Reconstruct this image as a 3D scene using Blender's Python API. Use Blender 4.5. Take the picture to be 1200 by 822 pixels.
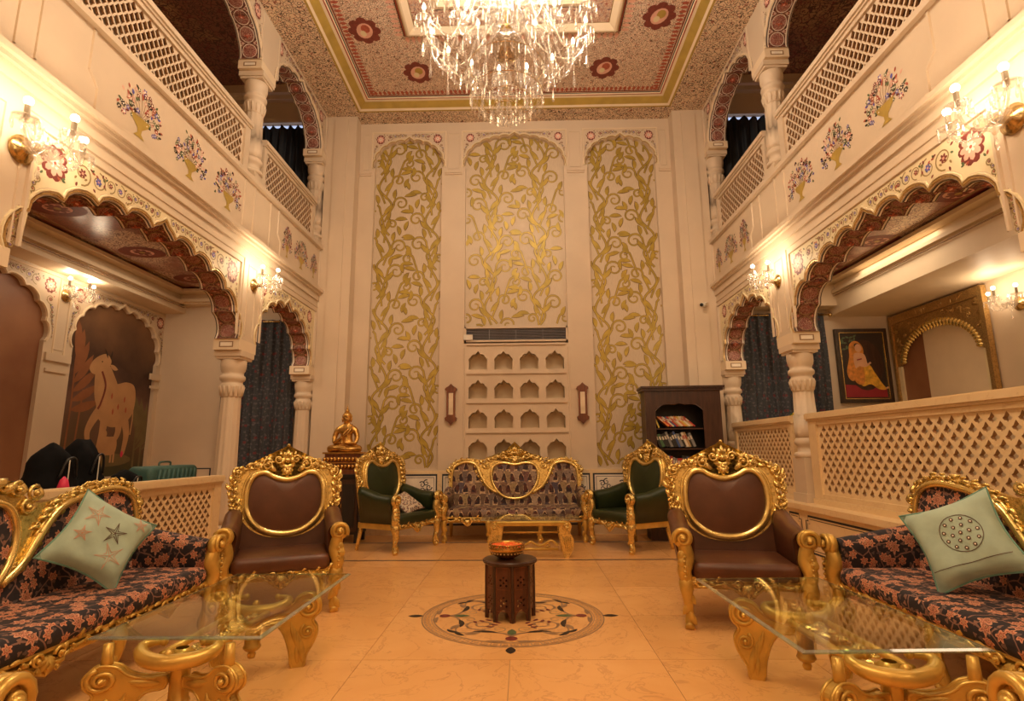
import bpy, math, random
from mathutils import Vector, Matrix
from mathutils.geometry import tessellate_polygon
PI = math.pi
SC = bpy.context.scene
COL = SC.collection
for _o in list(bpy.data.objects): bpy.data.objects.remove(_o)

# ------------------------------------------------------------------ camera
CX, HW = -0.1, 3.3          # centre line and half width of the hall
def make_camera():
    yw, p, ro, H, F = math.radians(1.07), math.radians(10.18), math.radians(-.48), 1.32, 648.0
    right = Vector((math.cos(yw), math.sin(yw), 0))
    fwd = Vector((-math.sin(yw)*math.cos(p), math.cos(yw)*math.cos(p), math.sin(p)))
    up = right.cross(fwd)
    r2 = right*math.cos(ro)+up*math.sin(ro); u2 = -right*math.sin(ro)+up*math.cos(ro)
    cd = bpy.data.cameras.new('camera'); co = bpy.data.objects.new('camera', cd); COL.objects.link(co)
    co.matrix_world = Matrix(((r2.x, u2.x, -fwd.x, 0), (r2.y, u2.y, -fwd.y, 0), (r2.z, u2.z, -fwd.z, H), (0, 0, 0, 1)))
    cd.sensor_fit = 'HORIZONTAL'; cd.sensor_width = 36; cd.lens = 36*F/1200
    cd.clip_start = .05; cd.clip_end = 60
    SC.camera = co
make_camera()

# ------------------------------------------------------------------ world, lights, exposure
w = bpy.data.worlds.new('world'); SC.world = w; w.use_nodes = True
w.node_tree.nodes['Background'].inputs[0].default_value = (.30, .40, .60, 1)
w.node_tree.nodes['Background'].inputs[1].default_value = .12
SC.view_settings.view_transform = 'Standard'; SC.view_settings.look = 'None'
SC.view_settings.gamma = 1; SC.view_settings.use_curve_mapping = False
SC.view_settings.exposure = 0.08
WARM = (1.0, .76, .50)
WARM2 = (1.0, .70, .40)
COOLER = (1.0, .85, .66)
def point(loc, power, radius=.06, col=WARM):
    l = bpy.data.lights.new('lamp_light', 'POINT'); l.energy = power; l.shadow_soft_size = radius; l.color = col
    o = bpy.data.objects.new('lamp_light', l); o.location = loc; COL.objects.link(o); return o
def area(loc, sx, sy, power, col=WARM, rx=0, ry=0):
    l = bpy.data.lights.new('unseen_area_light', 'AREA'); l.shape = 'RECTANGLE'; l.size = sx; l.size_y = sy; l.energy = power; l.color = col
    o = bpy.data.objects.new('unseen_area_light', l); o.location = loc; o.rotation_euler = (rx, ry, 0); COL.objects.link(o); return o
# light of the chandelier (its crystal cups stand round it)
for a in range(4):
    point((CX+.60*math.cos(a*PI/2+.7), 4.77+.60*math.sin(a*PI/2+.7), 6.45), 56, .10, COOLER)
# unseen fill added without fixtures, behind the camera and under the hall ceiling
area((CX, -.6, 6.9), 3.0, 2.4, 150, WARM2)
area((CX, 3.4, 6.95), 1.6, 1.2, 90, WARM2)
for s in (-1, 1):
    point((CX+s*3.0, -.1, 3.6), 34, .10)  # bare unseen lights where further wall sconces would hang
    # assumed downlights below the aisle ceilings, unseen and without fixtures
    area((CX+s*4.7, 7.3, 3.93), 1.0, 1.6, 20, WARM)
    area((CX+s*4.7, 4.4, 3.93), 1.0, 1.6, 16, WARM)

# ------------------------------------------------------------------ materials
class NT:
    def __init__(s, name):
        s.m = bpy.data.materials.new(name); s.m.use_nodes = True; s.t = s.m.node_tree
        s.b = s.t.nodes['Principled BSDF']; s.out = s.t.nodes['Material Output']
    def n(s, typ, ins=None, **k):
        x = s.t.nodes.new(typ)
        for a, v in k.items(): setattr(x, a, v)
        for a, v in (ins or {}).items(): s.put(x.inputs[a], v)
        return x
    def put(s, sock, v):
        if isinstance(v, bpy.types.NodeSocket): s.t.links.new(v, sock)
        else:
            if isinstance(v, tuple) and len(v) == 3 and sock.type == 'RGBA': v = v+(1,)
            sock.default_value = v
    def ma(s, op, a, b=0.0, c=0.0):
        x = s.t.nodes.new('ShaderNodeMath'); x.operation = op
        s.put(x.inputs[0], a); s.put(x.inputs[1], b); s.put(x.inputs[2], c); return x.outputs[0]
    def mix(s, f, a, b):
        x = s.t.nodes.new('ShaderNodeMix'); x.data_type = 'RGBA'
        s.put(x.inputs[0], f); s.put(x.inputs[6], a); s.put(x.inputs[7], b); return x.outputs[2]
    def co(s, kind='Object', scale=(1, 1, 1)):
        c = s.n('ShaderNodeTexCoord').outputs[kind]
        return s.n('ShaderNodeMapping', {'Vector': c, 'Scale': scale}).outputs[0]
    def noise(s, vec, sc, det=3, rough=.5, dist=0.0):
        return s.n('ShaderNodeTexNoise', {'Vector': vec, 'Scale': sc, 'Detail': det, 'Roughness': rough, 'Distortion': dist}).outputs[0]
    def vor(s, vec, sc, feat='F1', dim='3D', rnd=1.0):
        return s.n('ShaderNodeTexVoronoi', {'Vector': vec, 'Scale': sc, 'Randomness': rnd}, feature=feat, voronoi_dimensions=dim)
    def ramp(s, f, stops):
        r = s.n('ShaderNodeValToRGB', {'Fac': f}); e = r.color_ramp.elements
        while len(e) < len(stops): e.new(.5)
        for k, (p, c) in enumerate(stops): e[k].position = p; e[k].color = c+(1,)
        return r.outputs[0]
    def lt(s, a, b): return s.ma('LESS_THAN', a, b)
    def bump(s, h, dist=.01, st=.6):
        s.put(s.b.inputs['Normal'], s.n('ShaderNodeBump', {'Height': h, 'Distance': dist, 'Strength': st}).outputs[0])
    def fin(s, col=None, rough=.5, metal=0.0, spec=None, coat=0):
        if col is not None: s.put(s.b.inputs['Base Color'], col)
        s.put(s.b.inputs['Roughness'], rough); s.put(s.b.inputs['Metallic'], metal)
        if spec is not None: s.b.inputs['Specular IOR Level'].default_value = spec
        if coat: s.b.inputs['Coat Weight'].default_value = coat; s.b.inputs['Coat Roughness'].default_value = .1
        return s.m
MT = {}
def solid(name, col, rough=.5, metal=0.0, var=.12, sc=6, bump=0.0, bs=30, coat=0, spec=None):
    t = NT(name); c = t.co()
    f = t.noise(c, sc, 4)
    lo = tuple(x*(1-var) for x in col); hi = tuple(min(1, x*(1+var)) for x in col)
    cc = t.ramp(f, [(.3, lo), (.7, hi)])
    if bump: t.bump(t.noise(c, bs, 3), bump)
    MT[name] = t.fin(cc, rough, metal, spec, coat); return MT[name]
solid('plaster', (.66, .535, .395), .55, var=.04, sc=2, bump=.002, bs=18)
solid('plaster_pale', (.76, .62, .44), .55, var=.04, sc=3)
solid('paint_ivory', (.76, .65, .42), .5, var=.05, sc=5)
solid('line_brown', (.30, .18, .09), .5)
solid('line_olive', (.30, .21, .08), .5)
solid('line_dark', (.035, .03, .03), .4)
solid('paint_maroon', (.19, .035, .025), .5, var=.25, sc=30)
solid('paint_red', (.42, .09, .05), .5, var=.2, sc=30)
solid('paint_pink', (.75, .42, .32), .5)
solid('paint_blue', (.10, .10, .42), .5)
solid('paint_green', (.10, .14, .06), .5)
solid('paint_gold', (.46, .32, .07), .45, .2)
solid('paint_white', (.88, .80, .68), .5)
solid('paint_navy', (.02, .03, .05), .35)
def marble(name, a, b, vein, rough):
    t = NT(name); c = t.co()
    oi = t.n('ShaderNodeObjectInfo').outputs['Random']
    off = t.n('ShaderNodeVectorMath', {0: c, 1: t.n('ShaderNodeCombineXYZ', {0: t.ma('MULTIPLY', oi, 37.0), 1: t.ma('MULTIPLY', oi, 11.0)}).outputs[0]}, operation='ADD').outputs[0]
    f = t.noise(off, 1.1, 6, .6, .6)
    base = t.ramp(f, [(.25, a), (.75, b)])
    v = t.noise(off, 2.2, 5, .6, 1.6)
    vv = t.ma('ABSOLUTE', t.ma('SUBTRACT', v, .5))
    vm = t.ma('MULTIPLY', t.lt(vv, .012), t.noise(off, 3, 2))
    col = t.mix(t.ma('MULTIPLY', vm, .5), base, vein)
    hs = t.n('ShaderNodeHueSaturation', {'Value': t.ma('ADD', .955, t.ma('MULTIPLY', oi, .09)), 'Color': col}).outputs[0]
    MT[name] = t.fin(hs, rough); return MT[name]
marble('marble_floor', (.76, .39, .135), (.88, .50, .20), (.44, .20, .08), .24)
marble('marble_rail', (.76, .56, .30), (.86, .68, .42), (.60, .38, .18), .38)
solid('hole_shade', (.40, .24, .12), .8)  # darker brown that paints shade onto the sides of the lattice holes
solid('floor_joint', (.45, .27, .12), .6)

def arabesque(name, bg, dark, accent, sc, bg2=None, rough=.55, thr=.055):
    t = NT(name); c = t.co()
    wob = t.n('ShaderNodeTexNoise', {'Vector': c, 'Scale': sc*.9, 'Detail': 2}).outputs['Color']
    cc = t.n('ShaderNodeVectorMath', {0: c, 1: t.n('ShaderNodeVectorMath', {0: wob, 'Scale': .9/sc}, operation='SCALE').outputs[0]}, operation='ADD').outputs[0]
    e = t.vor(cc, sc, 'DISTANCE_TO_EDGE').outputs['Distance']
    l1 = t.lt(e, thr)
    e2 = t.ma('ABSOLUTE', t.ma('SUBTRACT', t.vor(cc, sc).outputs['Distance'], .34)); l2 = t.lt(e2, .05)
    dots = t.lt(t.vor(c, sc*2.3).outputs['Distance'], .24)
    line = t.ma('MAXIMUM', t.ma('MAXIMUM', l1, l2), dots)
    bgc = bg if bg2 is None else t.ramp(t.noise(c, sc*.12, 3), [(.42, bg), (.55, bg2)])
    d = t.mix(t.ma('GREATER_THAN', t.noise(c, sc*1.5, 1), .56), dark, accent)
    MT[name] = t.fin(t.mix(line, bgc, d), rough); return MT[name]
arabesque('ceiling_scroll', (.76, .60, .43), (.09, .055, .035), (.30, .10, .06), 12, thr=.035)
arabesque('ceiling_scroll_fine', (.76, .60, .46), (.17, .10, .07), (.40, .14, .09), 17, thr=.035)
arabesque('ceiling_frame_pattern', (.72, .55, .40), (.30, .06, .04), (.10, .06, .12), 26)
arabesque('gallery_ceiling', (.52, .30, .15), (.12, .06, .04), (.20, .05, .04), 9, (.30, .12, .08))
arabesque('soffit_lace', (.17, .035, .03), (.50, .30, .22), (.42, .16, .12), 38, thr=.05)
arabesque('aisle_ceiling', (.74, .58, .44), (.20, .08, .06), (.30, .09, .06), 12, (.34, .13, .09), .28, .045)
arabesque('arch_soffit', (.14, .03, .022), (.30, .16, .10), (.05, .02, .02), 22)

def wallpaper():
    t = NT('wallpaper_ground'); c = t.co()
    f = t.noise(c, 9, 4)
    g = t.n('ShaderNodeTexNoise', {'Vector': t.co(scale=(60, 60, 4)), 'Scale': 3}).outputs[0]
    MT['wallpaper_ground'] = t.fin(t.mix(g, (.50, .39, .27), (.72, .60, .45)), .5, .1)
wallpaper()
solid('wallpaper_leaf', (.44, .31, .05), .42, .3, var=.2, sc=8)
solid('wallpaper_edge', (.20, .12, .04), .5, .2)
def gold(name, col, rough, metal=.85, bs=45, bd=.004, lo=.6):
    t = NT(name); c = t.co()
    n = t.noise(c, bs, 3)
    cc = t.ramp(n, [(.28, tuple(x*lo for x in col)), (.52, col), (.75, tuple(min(1, x*1.12) for x in col))])
    t.bump(n, bd, .7)
    MT[name] = t.fin(cc, rough, metal)
gold('gold_leaf', (.83, .62, .22), .27, .85, 45, .003, .5)
gold('gold_smooth', (.90, .70, .27), .22, .85, 14, .001, .85)
gold('gold_paint', (.66, .42, .095), .30, .45, 9, .001, .75)
gold('bronze_gold', (.66, .38, .10), .27, .9, 20, .001)
gold('brass', (.60, .44, .20), .25, 1, 30, .001)
gold('gold_dull', (.58, .38, .15), .33, .75, 60, .004)
def leather(name, col):
    t = NT(name); c = t.co()
    cc = t.ramp(t.noise(c, 5, 3), [(.3, tuple(x*.8 for x in col)), (.7, tuple(x*1.2 for x in col))])
    t.bump(t.vor(c, 160, 'DISTANCE_TO_EDGE').outputs['Distance'], .002, .35)
    MT[name] = t.fin(cc, .36)
leather('leather_brown', (.105, .036, .016)); leather('leather_green', (.022, .035, .012))
def wood(name, col, rough=.35, sc=3):
    t = NT(name); c = t.co(scale=(1, 1, .12))
    f = t.noise(c, sc*8, 5, .6, .8)
    MT[name] = t.fin(t.ramp(f, [(.3, tuple(x*.55 for x in col)), (.7, tuple(x*1.35 for x in col))]), rough)
wood('wood_dark', (.055, .022, .012)); wood('wood_black', (.016, .012, .010), .45); wood('wood_red', (.17, .05, .018)); wood('wood_inlay', (.10, .03, .014), .3)
wood('wood_frame', (.05, .03, .018), .35)

def flower_layer(t, uv, sc, pet, rad, rnd=.8, rot=0.0):
    v = t.vor(uv, sc, 'F1', '2D', rnd)
    sub = t.n('ShaderNodeVectorMath', {0: t.n('ShaderNodeVectorMath', {0: uv, 'Scale': sc}, operation='SCALE').outputs[0],
              1: t.n('ShaderNodeVectorMath', {0: v.outputs['Position'], 'Scale': sc}, operation='SCALE').outputs[0]}, operation='SUBTRACT').outputs[0]
    xyz = t.n('ShaderNodeSeparateXYZ', {0: sub})
    ang = t.ma('ARCTAN2', xyz.outputs[1], xyz.outputs[0])
    rndc = t.n('ShaderNodeSeparateColor', {0: v.outputs['Color']})
    wav = t.ma('MULTIPLY', t.ma('COSINE', t.ma('ADD', t.ma('MULTIPLY', ang, float(pet)), t.ma('MULTIPLY', rndc.outputs[0], 6.28))), .19)
    r = t.ma('MULTIPLY', t.ma('ADD', .74, wav), rad)
    q = t.ma('DIVIDE', v.outputs['Distance'], r)
    return q, rndc
def floral():
    t = NT('fabric_floral'); uv = t.co('UV')
    ws = t.n('ShaderNodeTexNoise', {'Vector': uv, 'Scale': 9.0, 'Detail': 2}).outputs['Color']
    uv2 = t.n('ShaderNodeVectorMath', {0: uv, 1: t.n('ShaderNodeVectorMath', {0: ws, 'Scale': .05}, operation='SCALE').outputs[0]}, operation='ADD').outputs[0]
    col = t.mix(t.noise(uv, 30, 2), (.012, .010, .016), (.035, .028, .035))
    ve = t.vor(uv2, 9, 'DISTANCE_TO_EDGE', '2D').outputs['Distance']
    col = t.mix(t.lt(ve, .035), col, (.26, .14, .11))
    q, r = flower_layer(t, uv2, 22, 3, .36)
    col = t.mix(t.ma('MULTIPLY', t.lt(q, 1.0), t.ma('GREATER_THAN', r.outputs[2], .35)), col, t.mix(r.outputs[1], (.09, .07, .075), (.30, .15, .10)))
    q, r = flower_layer(t, uv2, 11.5, 6, .42)
    f = t.ramp(q, [(0, (.10, .03, .02)), (.22, (.62, .34, .20)), (.5, (.30, .07, .04)), (.62, (.62, .25, .14)), (.86, (.72, .36, .22)), (.93, (.12, .04, .03))])
    col = t.mix(t.ma('MULTIPLY', t.lt(q, 1.0), t.ma('GREATER_THAN', r.outputs[2], .33)), col, f)
    q, r = flower_layer(t, uv2, 6.5, 7, .33, .6)
    f = t.ramp(q, [(0, (.55, .36, .2)), (.2, (.16, .03, .02)), (.34, (.66, .30, .19)), (.6, (.24, .08, .05)), (.68, (.60, .25, .15)), (.92, (.66, .38, .25)), (.97, (.05, .02, .02))])
    col = t.mix(t.lt(q, 1.0), col, f)
    t.bump(t.noise(uv, 300, 2), .001, .3)
    MT['fabric_floral'] = t.fin(col, .8)
floral()
def fort():
    t = NT('fabric_fort'); uv0 = t.co('UV')
    ws = t.n('ShaderNodeTexNoise', {'Vector': uv0, 'Scale': 7.0, 'Detail': 1}).outputs['Color']
    uv = t.n('ShaderNodeVectorMath', {0: uv0, 1: t.n('ShaderNodeVectorMath', {0: ws, 'Scale': .07}, operation='SCALE').outputs[0]}, operation='ADD').outputs[0]
    br = t.n('ShaderNodeTexBrick', {'Vector': uv, 'Scale': 1.0, 'Color1': (.0, .0, .0, 1), 'Color2': (1, 1, 1, 1), 'Mortar': (.5, .5, .5, 1), 'Mortar Size': .003, 'Brick Width': .135, 'Row Height': .17})
    rc = t.n('ShaderNodeSeparateColor', {0: br.outputs['Color']}).outputs[0]
    body = t.ramp(rc, [(0, (.09, .05, .05)), (.2, (.34, .23, .12)), (.4, (.06, .05, .09)), (.55, (.48, .34, .22)), (.75, (.16, .06, .06)), (1, (.42, .32, .15))])
    s = t.n('ShaderNodeSeparateXYZ', {0: uv})
    row = t.ma('FLOOR', t.ma('DIVIDE', s.outputs[1], .17))
    off = t.ma('MULTIPLY', t.ma('MODULO', t.ma('ABSOLUTE', row), 2.0), .5)
    fx = t.ma('SUBTRACT', t.ma('FRACT', t.ma('ADD', t.ma('DIVIDE', s.outputs[0], .135), off)), .5)
    fy = t.ma('FRACT', t.ma('DIVIDE', s.outputs[1], .17))
    ax = t.ma('ABSOLUTE', fx)
    top = t.ma('SUBTRACT', .80, t.ma('MULTIPLY', t.ma('MULTIPLY', ax, ax), 6.0))
    arch = t.ma('MULTIPLY', t.ma('MULTIPLY', t.lt(ax, .24), t.lt(fy, top)), t.ma('GREATER_THAN', fy, .14))
    rim = t.ma('MULTIPLY', t.lt(ax, .33), t.lt(fy, t.ma('ADD', top, .10)))
    col = t.mix(rim, body, t.ramp(t.noise(uv, 9, 1), [(.38, (.07, .05, .07)), (.47, (.70, .52, .30)), (.56, (.55, .38, .22)), (.64, (.16, .07, .06))]))
    col = t.mix(arch, col, t.mix(t.ma('GREATER_THAN', t.noise(uv, 17, 1), .52), (.03, .015, .02), (.10, .03, .025)))
    col = t.mix(t.ma('MULTIPLY', t.ma('GREATER_THAN', t.noise(uv, 40, 2), .60), .6), col, (.06, .03, .03))
    MT['fabric_fort'] = t.fin(col, .75)
fort()
def curtain_mat():
    t = NT('curtain_navy'); uv = t.co('UV')
    col = t.mix(t.noise(uv, 40, 3), (.014, .018, .026), (.06, .066, .08))
    q, r = flower_layer(t, uv, 14, 3, .30)
    col = t.mix(t.ma('MULTIPLY', t.lt(q, 1.0), .7), col, (.12, .11, .12))
    q, r = flower_layer(t, uv, 5.5, 5, .16)
    col = t.mix(t.lt(q, 1.0), col, (.15, .03, .04))
    MT['curtain_navy'] = t.fin(col, .7)
curtain_mat()
solid('curtain_plain', (.012, .015, .022), .6)
def quilt(name, a, b, sc):
    t = NT(name); uv = t.co('UV'); q, r = flower_layer(t, uv, sc, 4, .45)
    MT[name] = t.fin(t.mix(t.lt(q, 1.0), a, t.mix(r.outputs[0], b, (.25, .07, .05))), .8)
quilt('fabric_printed', (.62, .52, .40), (.10, .12, .14), 26)
solid('fabric_mint', (.40, .53, .44), .75, var=.1, sc=9, bump=.002, bs=25)
solid('fabric_mint_edge', (.16, .33, .27), .8)
solid('stitch_rose', (.55, .32, .22), .7); solid('stitch_brown', (.10, .05, .03), .6)
def glassy(name, tint, tr, gl, df, rough=.05):
    t = NT(name); t.t.nodes.remove(t.b)
    lw = t.n('ShaderNodeLayerWeight', {0: .5}).outputs['Facing']; a = t.n('ShaderNodeBsdfTransparent', {0: tint}); g = t.n('ShaderNodeBsdfGlossy', {0: (1, 1, 1), 1: rough}); d = t.n('ShaderNodeBsdfDiffuse', {0: (1, .97, .92)})
    fr = t.ma('MULTIPLY', t.ma('POWER', lw, 4.0), .75)
    m1 = t.n('ShaderNodeMixShader', {0: t.ma('MINIMUM', t.ma('ADD', t.ma('MULTIPLY', fr, 1.0), gl), 1.0), 1: a.outputs[0], 2: g.outputs[0]})
    m2 = t.n('ShaderNodeMixShader', {0: df, 1: m1.outputs[0], 2: d.outputs[0]})
    t.t.links.new(m2.outputs[0], t.out.inputs[0]); MT[name] = t.m
glassy('glass_clear', (.93, .97, .93), 1, .03, .0, .02)
glassy('glass_edge', (.25, .50, .36), 1, .25, .12)
glassy('crystal', (.97, .96, .95), 1, .20, .085, .08)
glassy('crystal_dim', (.60, .48, .34), 1, .22, .08, .08)
def emit(name, col, st):
    t = NT(name); t.b.inputs['Base Color'].default_value = col+(1,); t.b.inputs['Emission Color'].default_value = col+(1,); t.b.inputs['Emission Strength'].default_value = st; MT[name] = t.m
emit('bulb_glow', (1.0, .86, .66), 9)
solid('candle_white', (.82, .72, .56), .5); solid('candle_dark', (.20, .15, .09), .5)
solid('black_metal', (.015, .015, .015), .35); solid('black_cloth', (.006, .006, .007), .9, var=.3, sc=12, spec=.15)
solid('teal_quilt', (.045, .115, .10), .6); solid('pink_plastic', (.75, .04, .12), .5)
solid('white_plastic', (.75, .70, .60), .4); solid('grey_metal', (.30, .30, .33), .4, .3)
solid('mirror_silver', (.75, .72, .68), .06, 1)
def mural():
    t = NT('mural_ground'); c = t.co(); z = t.n('ShaderNodeSeparateXYZ', {0: c}).outputs[2]
    f = t.ma('ADD', t.ma('MULTIPLY', z, .21), t.ma('MULTIPLY', t.noise(c, 1.6, 5), .3))
    MT['mural_ground'] = t.fin(t.ramp(f, [(.38, (.05, .05, .02)), (.48, (.12, .07, .035)), (.58, (.17, .085, .06)), (.68, (.06, .028, .018)), (.88, (.22, .11, .05))]), .6)
    t = NT('mural_plain'); c = t.co()
    MT['mural_plain'] = t.fin(t.ramp(t.noise(c, .9, 4), [(.35, (.20, .075, .035)), (.65, (.36, .17, .08))]), .5)
mural()
solid('mural_cow', (.50, .28, .13), .6, sc=4); solid('mural_leaf_rust', (.27, .10, .04), .6); solid('mural_leaf_green', (.16, .12, .05), .6)
solid('paint_dark', (.03, .018, .012), .5); solid('skin_paint', (.72, .40, .22), .5); solid('sari_yellow', (.75, .40, .04), .45, var=.35, sc=18)
solid('sari_orange', (.62, .24, .04), .5, var=.3, sc=18); solid('cloth_crimson', (.30, .02, .03), .5)
solid('petal_orange', (.85, .12, .015), .6, var=.3, sc=60); solid('yellow_flower', (.80, .55, .04), .6); solid('leaf_green', (.06, .12, .02), .6)
BOOKC = [('book_red', (.40, .04, .03)), ('book_orange', (.60, .20, .05)), ('book_white', (.65, .58, .45)), ('book_blue', (.04, .08, .22)), ('book_yellow', (.60, .45, .08)), ('book_black', (.02, .02, .02)), ('book_grey', (.20, .20, .20)), ('book_green', (.06, .14, .06)), ('book_tan', (.45, .30, .14))]
for n_, c_ in BOOKC: solid(n_, c_, .5)

# ------------------------------------------------------------------ mesh builder
class MB:
    def __init__(s, M=None): s.v = []; s.f = []; s.mi = []; s.M = M or Matrix.Identity(4); s.cur = 0; s.slots = []; s.sm = []; s.smooth = False
    def mat(s, name):
        if name not in s.slots: s.slots.append(name)
        s.cur = s.slots.index(name); return s
    def V(s, p): s.v.append(s.M @ Vector(p)); return len(s.v)-1
    def F(s, *ix): s.f.append(ix); s.mi.append(s.cur); s.sm.append(s.smooth)
    def box(s, x0, x1, y0, y1, z0, z1):
        b = [s.V((x, y, z)) for z in (z0, z1) for y in (y0, y1) for x in (x0, x1)]
        for q in ((0, 2, 3, 1), (4, 5, 7, 6), (0, 1, 5, 4), (2, 6, 7, 3), (0, 4, 6, 2), (1, 3, 7, 5)): s.F(*[b[k] for k in q])
        return s
    def bbox(s, x0, x1, y0, y1, z0, z1, r=.01, n=2):
        # box with bevelled vertical section in x/z, extruded along y with rounded ends
        pts = []
        for cx, cz, a0 in ((x1-r, z1-r, 0), (x0+r, z1-r, 90), (x0+r, z0+r, 180), (x1-r, z0+r, 270)):
            for k in range(n+1):
                a = math.radians(a0+90*k/n); pts.append((cx+r*math.cos(a), cz+r*math.sin(a)))
        mx, mz = (x0+x1)/2, (z0+z1)/2
        rings = []
        for k in range(n+1):
            a = PI/2*k/n; rings.append((y0+r-r*math.cos(PI/2-a) if 0 else y0+r*(1-math.sin(a)), r*(1-math.cos(a))))
        seq = [(y, ins) for y, ins in reversed(rings)]; seq = seq+[(y1-(y-y0), ins) for y, ins in rings]
        allr = []
        for y, ins in seq:
            ring = []
            for (px, pz) in pts:
                sx = max(0, abs(px-mx)-ins)*(1 if px > mx else -1); sz = max(0, abs(pz-mz)-ins)*(1 if pz > mz else -1)
                ring.append(s.V((mx+sx, y, mz+sz)))
            allr.append(ring)
        s.skin(allr, True); s.F(*allr[0][::-1]); s.F(*allr[-1]); return s
    def skin(s, rings, closed=True):
        for a, b in zip(rings, rings[1:]):
            n = len(a)
            for k in range(n if closed else n-1):
                s.F(a[k], a[(k+1) % n], b[(k+1) % n], b[k])
    def tube(s, pts, rad, seg=6, cap=True, closed=False, flat=1.0, up=None):
        pts = [Vector(p) for p in pts]; n = len(pts)
        if not hasattr(rad, '__len__'): rad = [rad]*n
        rings = []; prev = None
        for i, p in enumerate(pts):
            if closed: t = pts[(i+1) % n]-pts[i-1]
            else: t = pts[min(i+1, n-1)]-pts[max(i-1, 0)]
            if t.length < 1e-9: t = Vector((0, 0, 1))
            t.normalize()
            if prev is None:
                a = Vector(up) if up else (Vector((0, 0, 1)) if abs(t.z) < .9 else Vector((1, 0, 0)))
                nrm = (a-t*a.dot(t)).normalized()
            else:
                nrm = prev-t*prev.dot(t)
                nrm = nrm.normalized() if nrm.length > 1e-6 else prev
            prev = nrm; bn = t.cross(nrm)
            rings.append([s.V(p+nrm*(rad[i]*flat*math.cos(2*PI*k/seg))+bn*(rad[i]*math.sin(2*PI*k/seg))) for k in range(seg)])
        s.skin(rings+([rings[0]] if closed else []))
        if cap and not closed: s.F(*rings[0][::-1]); s.F(*rings[-1])
        return s
    def lathe(s, prof, seg=16, c=(0, 0, 0), flute=0.0, nf=12, cap=True, sx=1.0, sy=1.0):
        rings = []
        for q in prof:
            r, z = q[0], q[1]; fl = q[2] if len(q) > 2 else 0
            ring = []
            for k in range(seg):
                a = 2*PI*k/seg; rr = r*(1-(fl*(.5+.5*math.cos(a*nf)) if fl else 0))
                ring.append(s.V((c[0]+rr*math.cos(a)*sx, c[1]+rr*math.sin(a)*sy, c[2]+z)))
            rings.append(ring)
        s.skin(rings)
        if cap: s.F(*rings[0][::-1]); s.F(*rings[-1])
        return s
    def ball(s, c, r, seg=8, rings=5, sx=1, sy=1, sz=1):
        pr = [(max(1e-4, r*math.sin(PI*k/rings)), -r*math.cos(PI*k/rings)*sz) for k in range(rings+1)]
        return s.lathe(pr, seg, c, sx=sx, sy=sy, cap=False)
    def prism(s, loops, w0, w1, sides=True, front=True, back=True):
        # loops: list of 2D point lists (first outer, rest holes) in local u,v ; extruded along w
        L3 = [[Vector((u, v, 0)) for u, v in lp] for lp in loops]
        tris = tessellate_polygon(L3)
        flat = [p for lp in loops for p in lp]
        ia = [s.V((u, v, w0)) for u, v in flat]; ib = [s.V((u, v, w1)) for u, v in flat]
        for t in tris:
            if front: s.F(*[ia[k] for k in t])
            if back: s.F(*[ib[k] for k in t][::-1])
        if sides:
            o = 0
            for lp in loops:
                n = len(lp)
                for k in range(n): s.F(ia[o+k], ia[o+(k+1) % n], ib[o+(k+1) % n], ib[o+k])
                o += n
        return s
    # carved ornament in the local u,v plane, rising along w
    def leaf(s, u, v, ang, L, W, H=.02, curl=.6, w=0.0):
        n = 5; rows = []; x, y, a = u, v, ang
        for k in range(n+1):
            t = k/n; wd = W*math.sin(PI*min(1, t*.92+.08))**.8*.5
            nx, ny = -math.sin(a), math.cos(a); h = w+H*math.sin(PI*(.15+.85*t))
            rows.append([s.V((x+nx*wd, y+ny*wd, w)), s.V((x+nx*wd*.45, y+ny*wd*.45, h)), s.V((x, y, h*.82+w*.18)), s.V((x-nx*wd*.45, y-ny*wd*.45, h)), s.V((x-nx*wd, y-ny*wd, w))])
            x += math.cos(a)*L/n; y += math.sin(a)*L/n; a += curl/n
        s.skin(rows, False); return s
    def scroll(s, u, v, r, ang=0.0, turns=1.3, th=.01, flip=1, w=.01, seg=5, n=16):
        P = []; R = []
        for k in range(n+1):
            t = k/n; rr = r*(1-.82*t); a = ang+flip*2*PI*turns*t
            P.append((u+rr*math.cos(a), v+rr*math.sin(a), w+th*.8*t)); R.append(th*(1-.45*t))
        s.tube(P, R, seg); s.ball((u, v, w+th), th*1.3, 6, 4); return s
    def fan(s, u, v, ang, L, n=5, spread=1.6, W=None, H=.02, w=0.0):
        for k in range(n):
            t = (k/(n-1)-.5) if n > 1 else 0
            s.leaf(u, v, ang+t*spread, L*(1-.35*abs(t)*2), W or L*.34, H*(1.2-abs(t)), t*.9, w)
        return s
    def carve_path(s, pts, width, H=.02, step=.07, seed=1, w=0.0, side=0):
        rnd = random.Random(seed); acc = 0; k = 0
        for a, b in zip(pts, pts[1:]):
            L = math.hypot(b[0]-a[0], b[1]-a[1])
            while acc < L:
                t = acc/L; u = a[0]+(b[0]-a[0])*t; v = a[1]+(b[1]-a[1])*t; an = math.atan2(b[1]-a[1], b[0]-a[0])
                sg = 1 if k % 2 else -1
                if side: sg = side
                ww = width*rnd.uniform(.75, 1.15)
                s.leaf(u, v, an+sg*rnd.uniform(.5, 1.2), ww, ww*.42, H*rnd.uniform(.8, 1.3), -sg*rnd.uniform(.8, 1.9), w)
                if k % 2 == 0: s.scroll(u+math.cos(an+sg*1.57)*ww*.35, v+math.sin(an+sg*1.57)*ww*.35, ww*.26, an, 1.2, ww*.075, sg, w+H*.4, 5, 10)
                if k % 3 == 0: s.ball((u, v, w+H), ww*.12, 6, 4)
                k += 1; acc += step
            acc -= L
        return s
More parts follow.
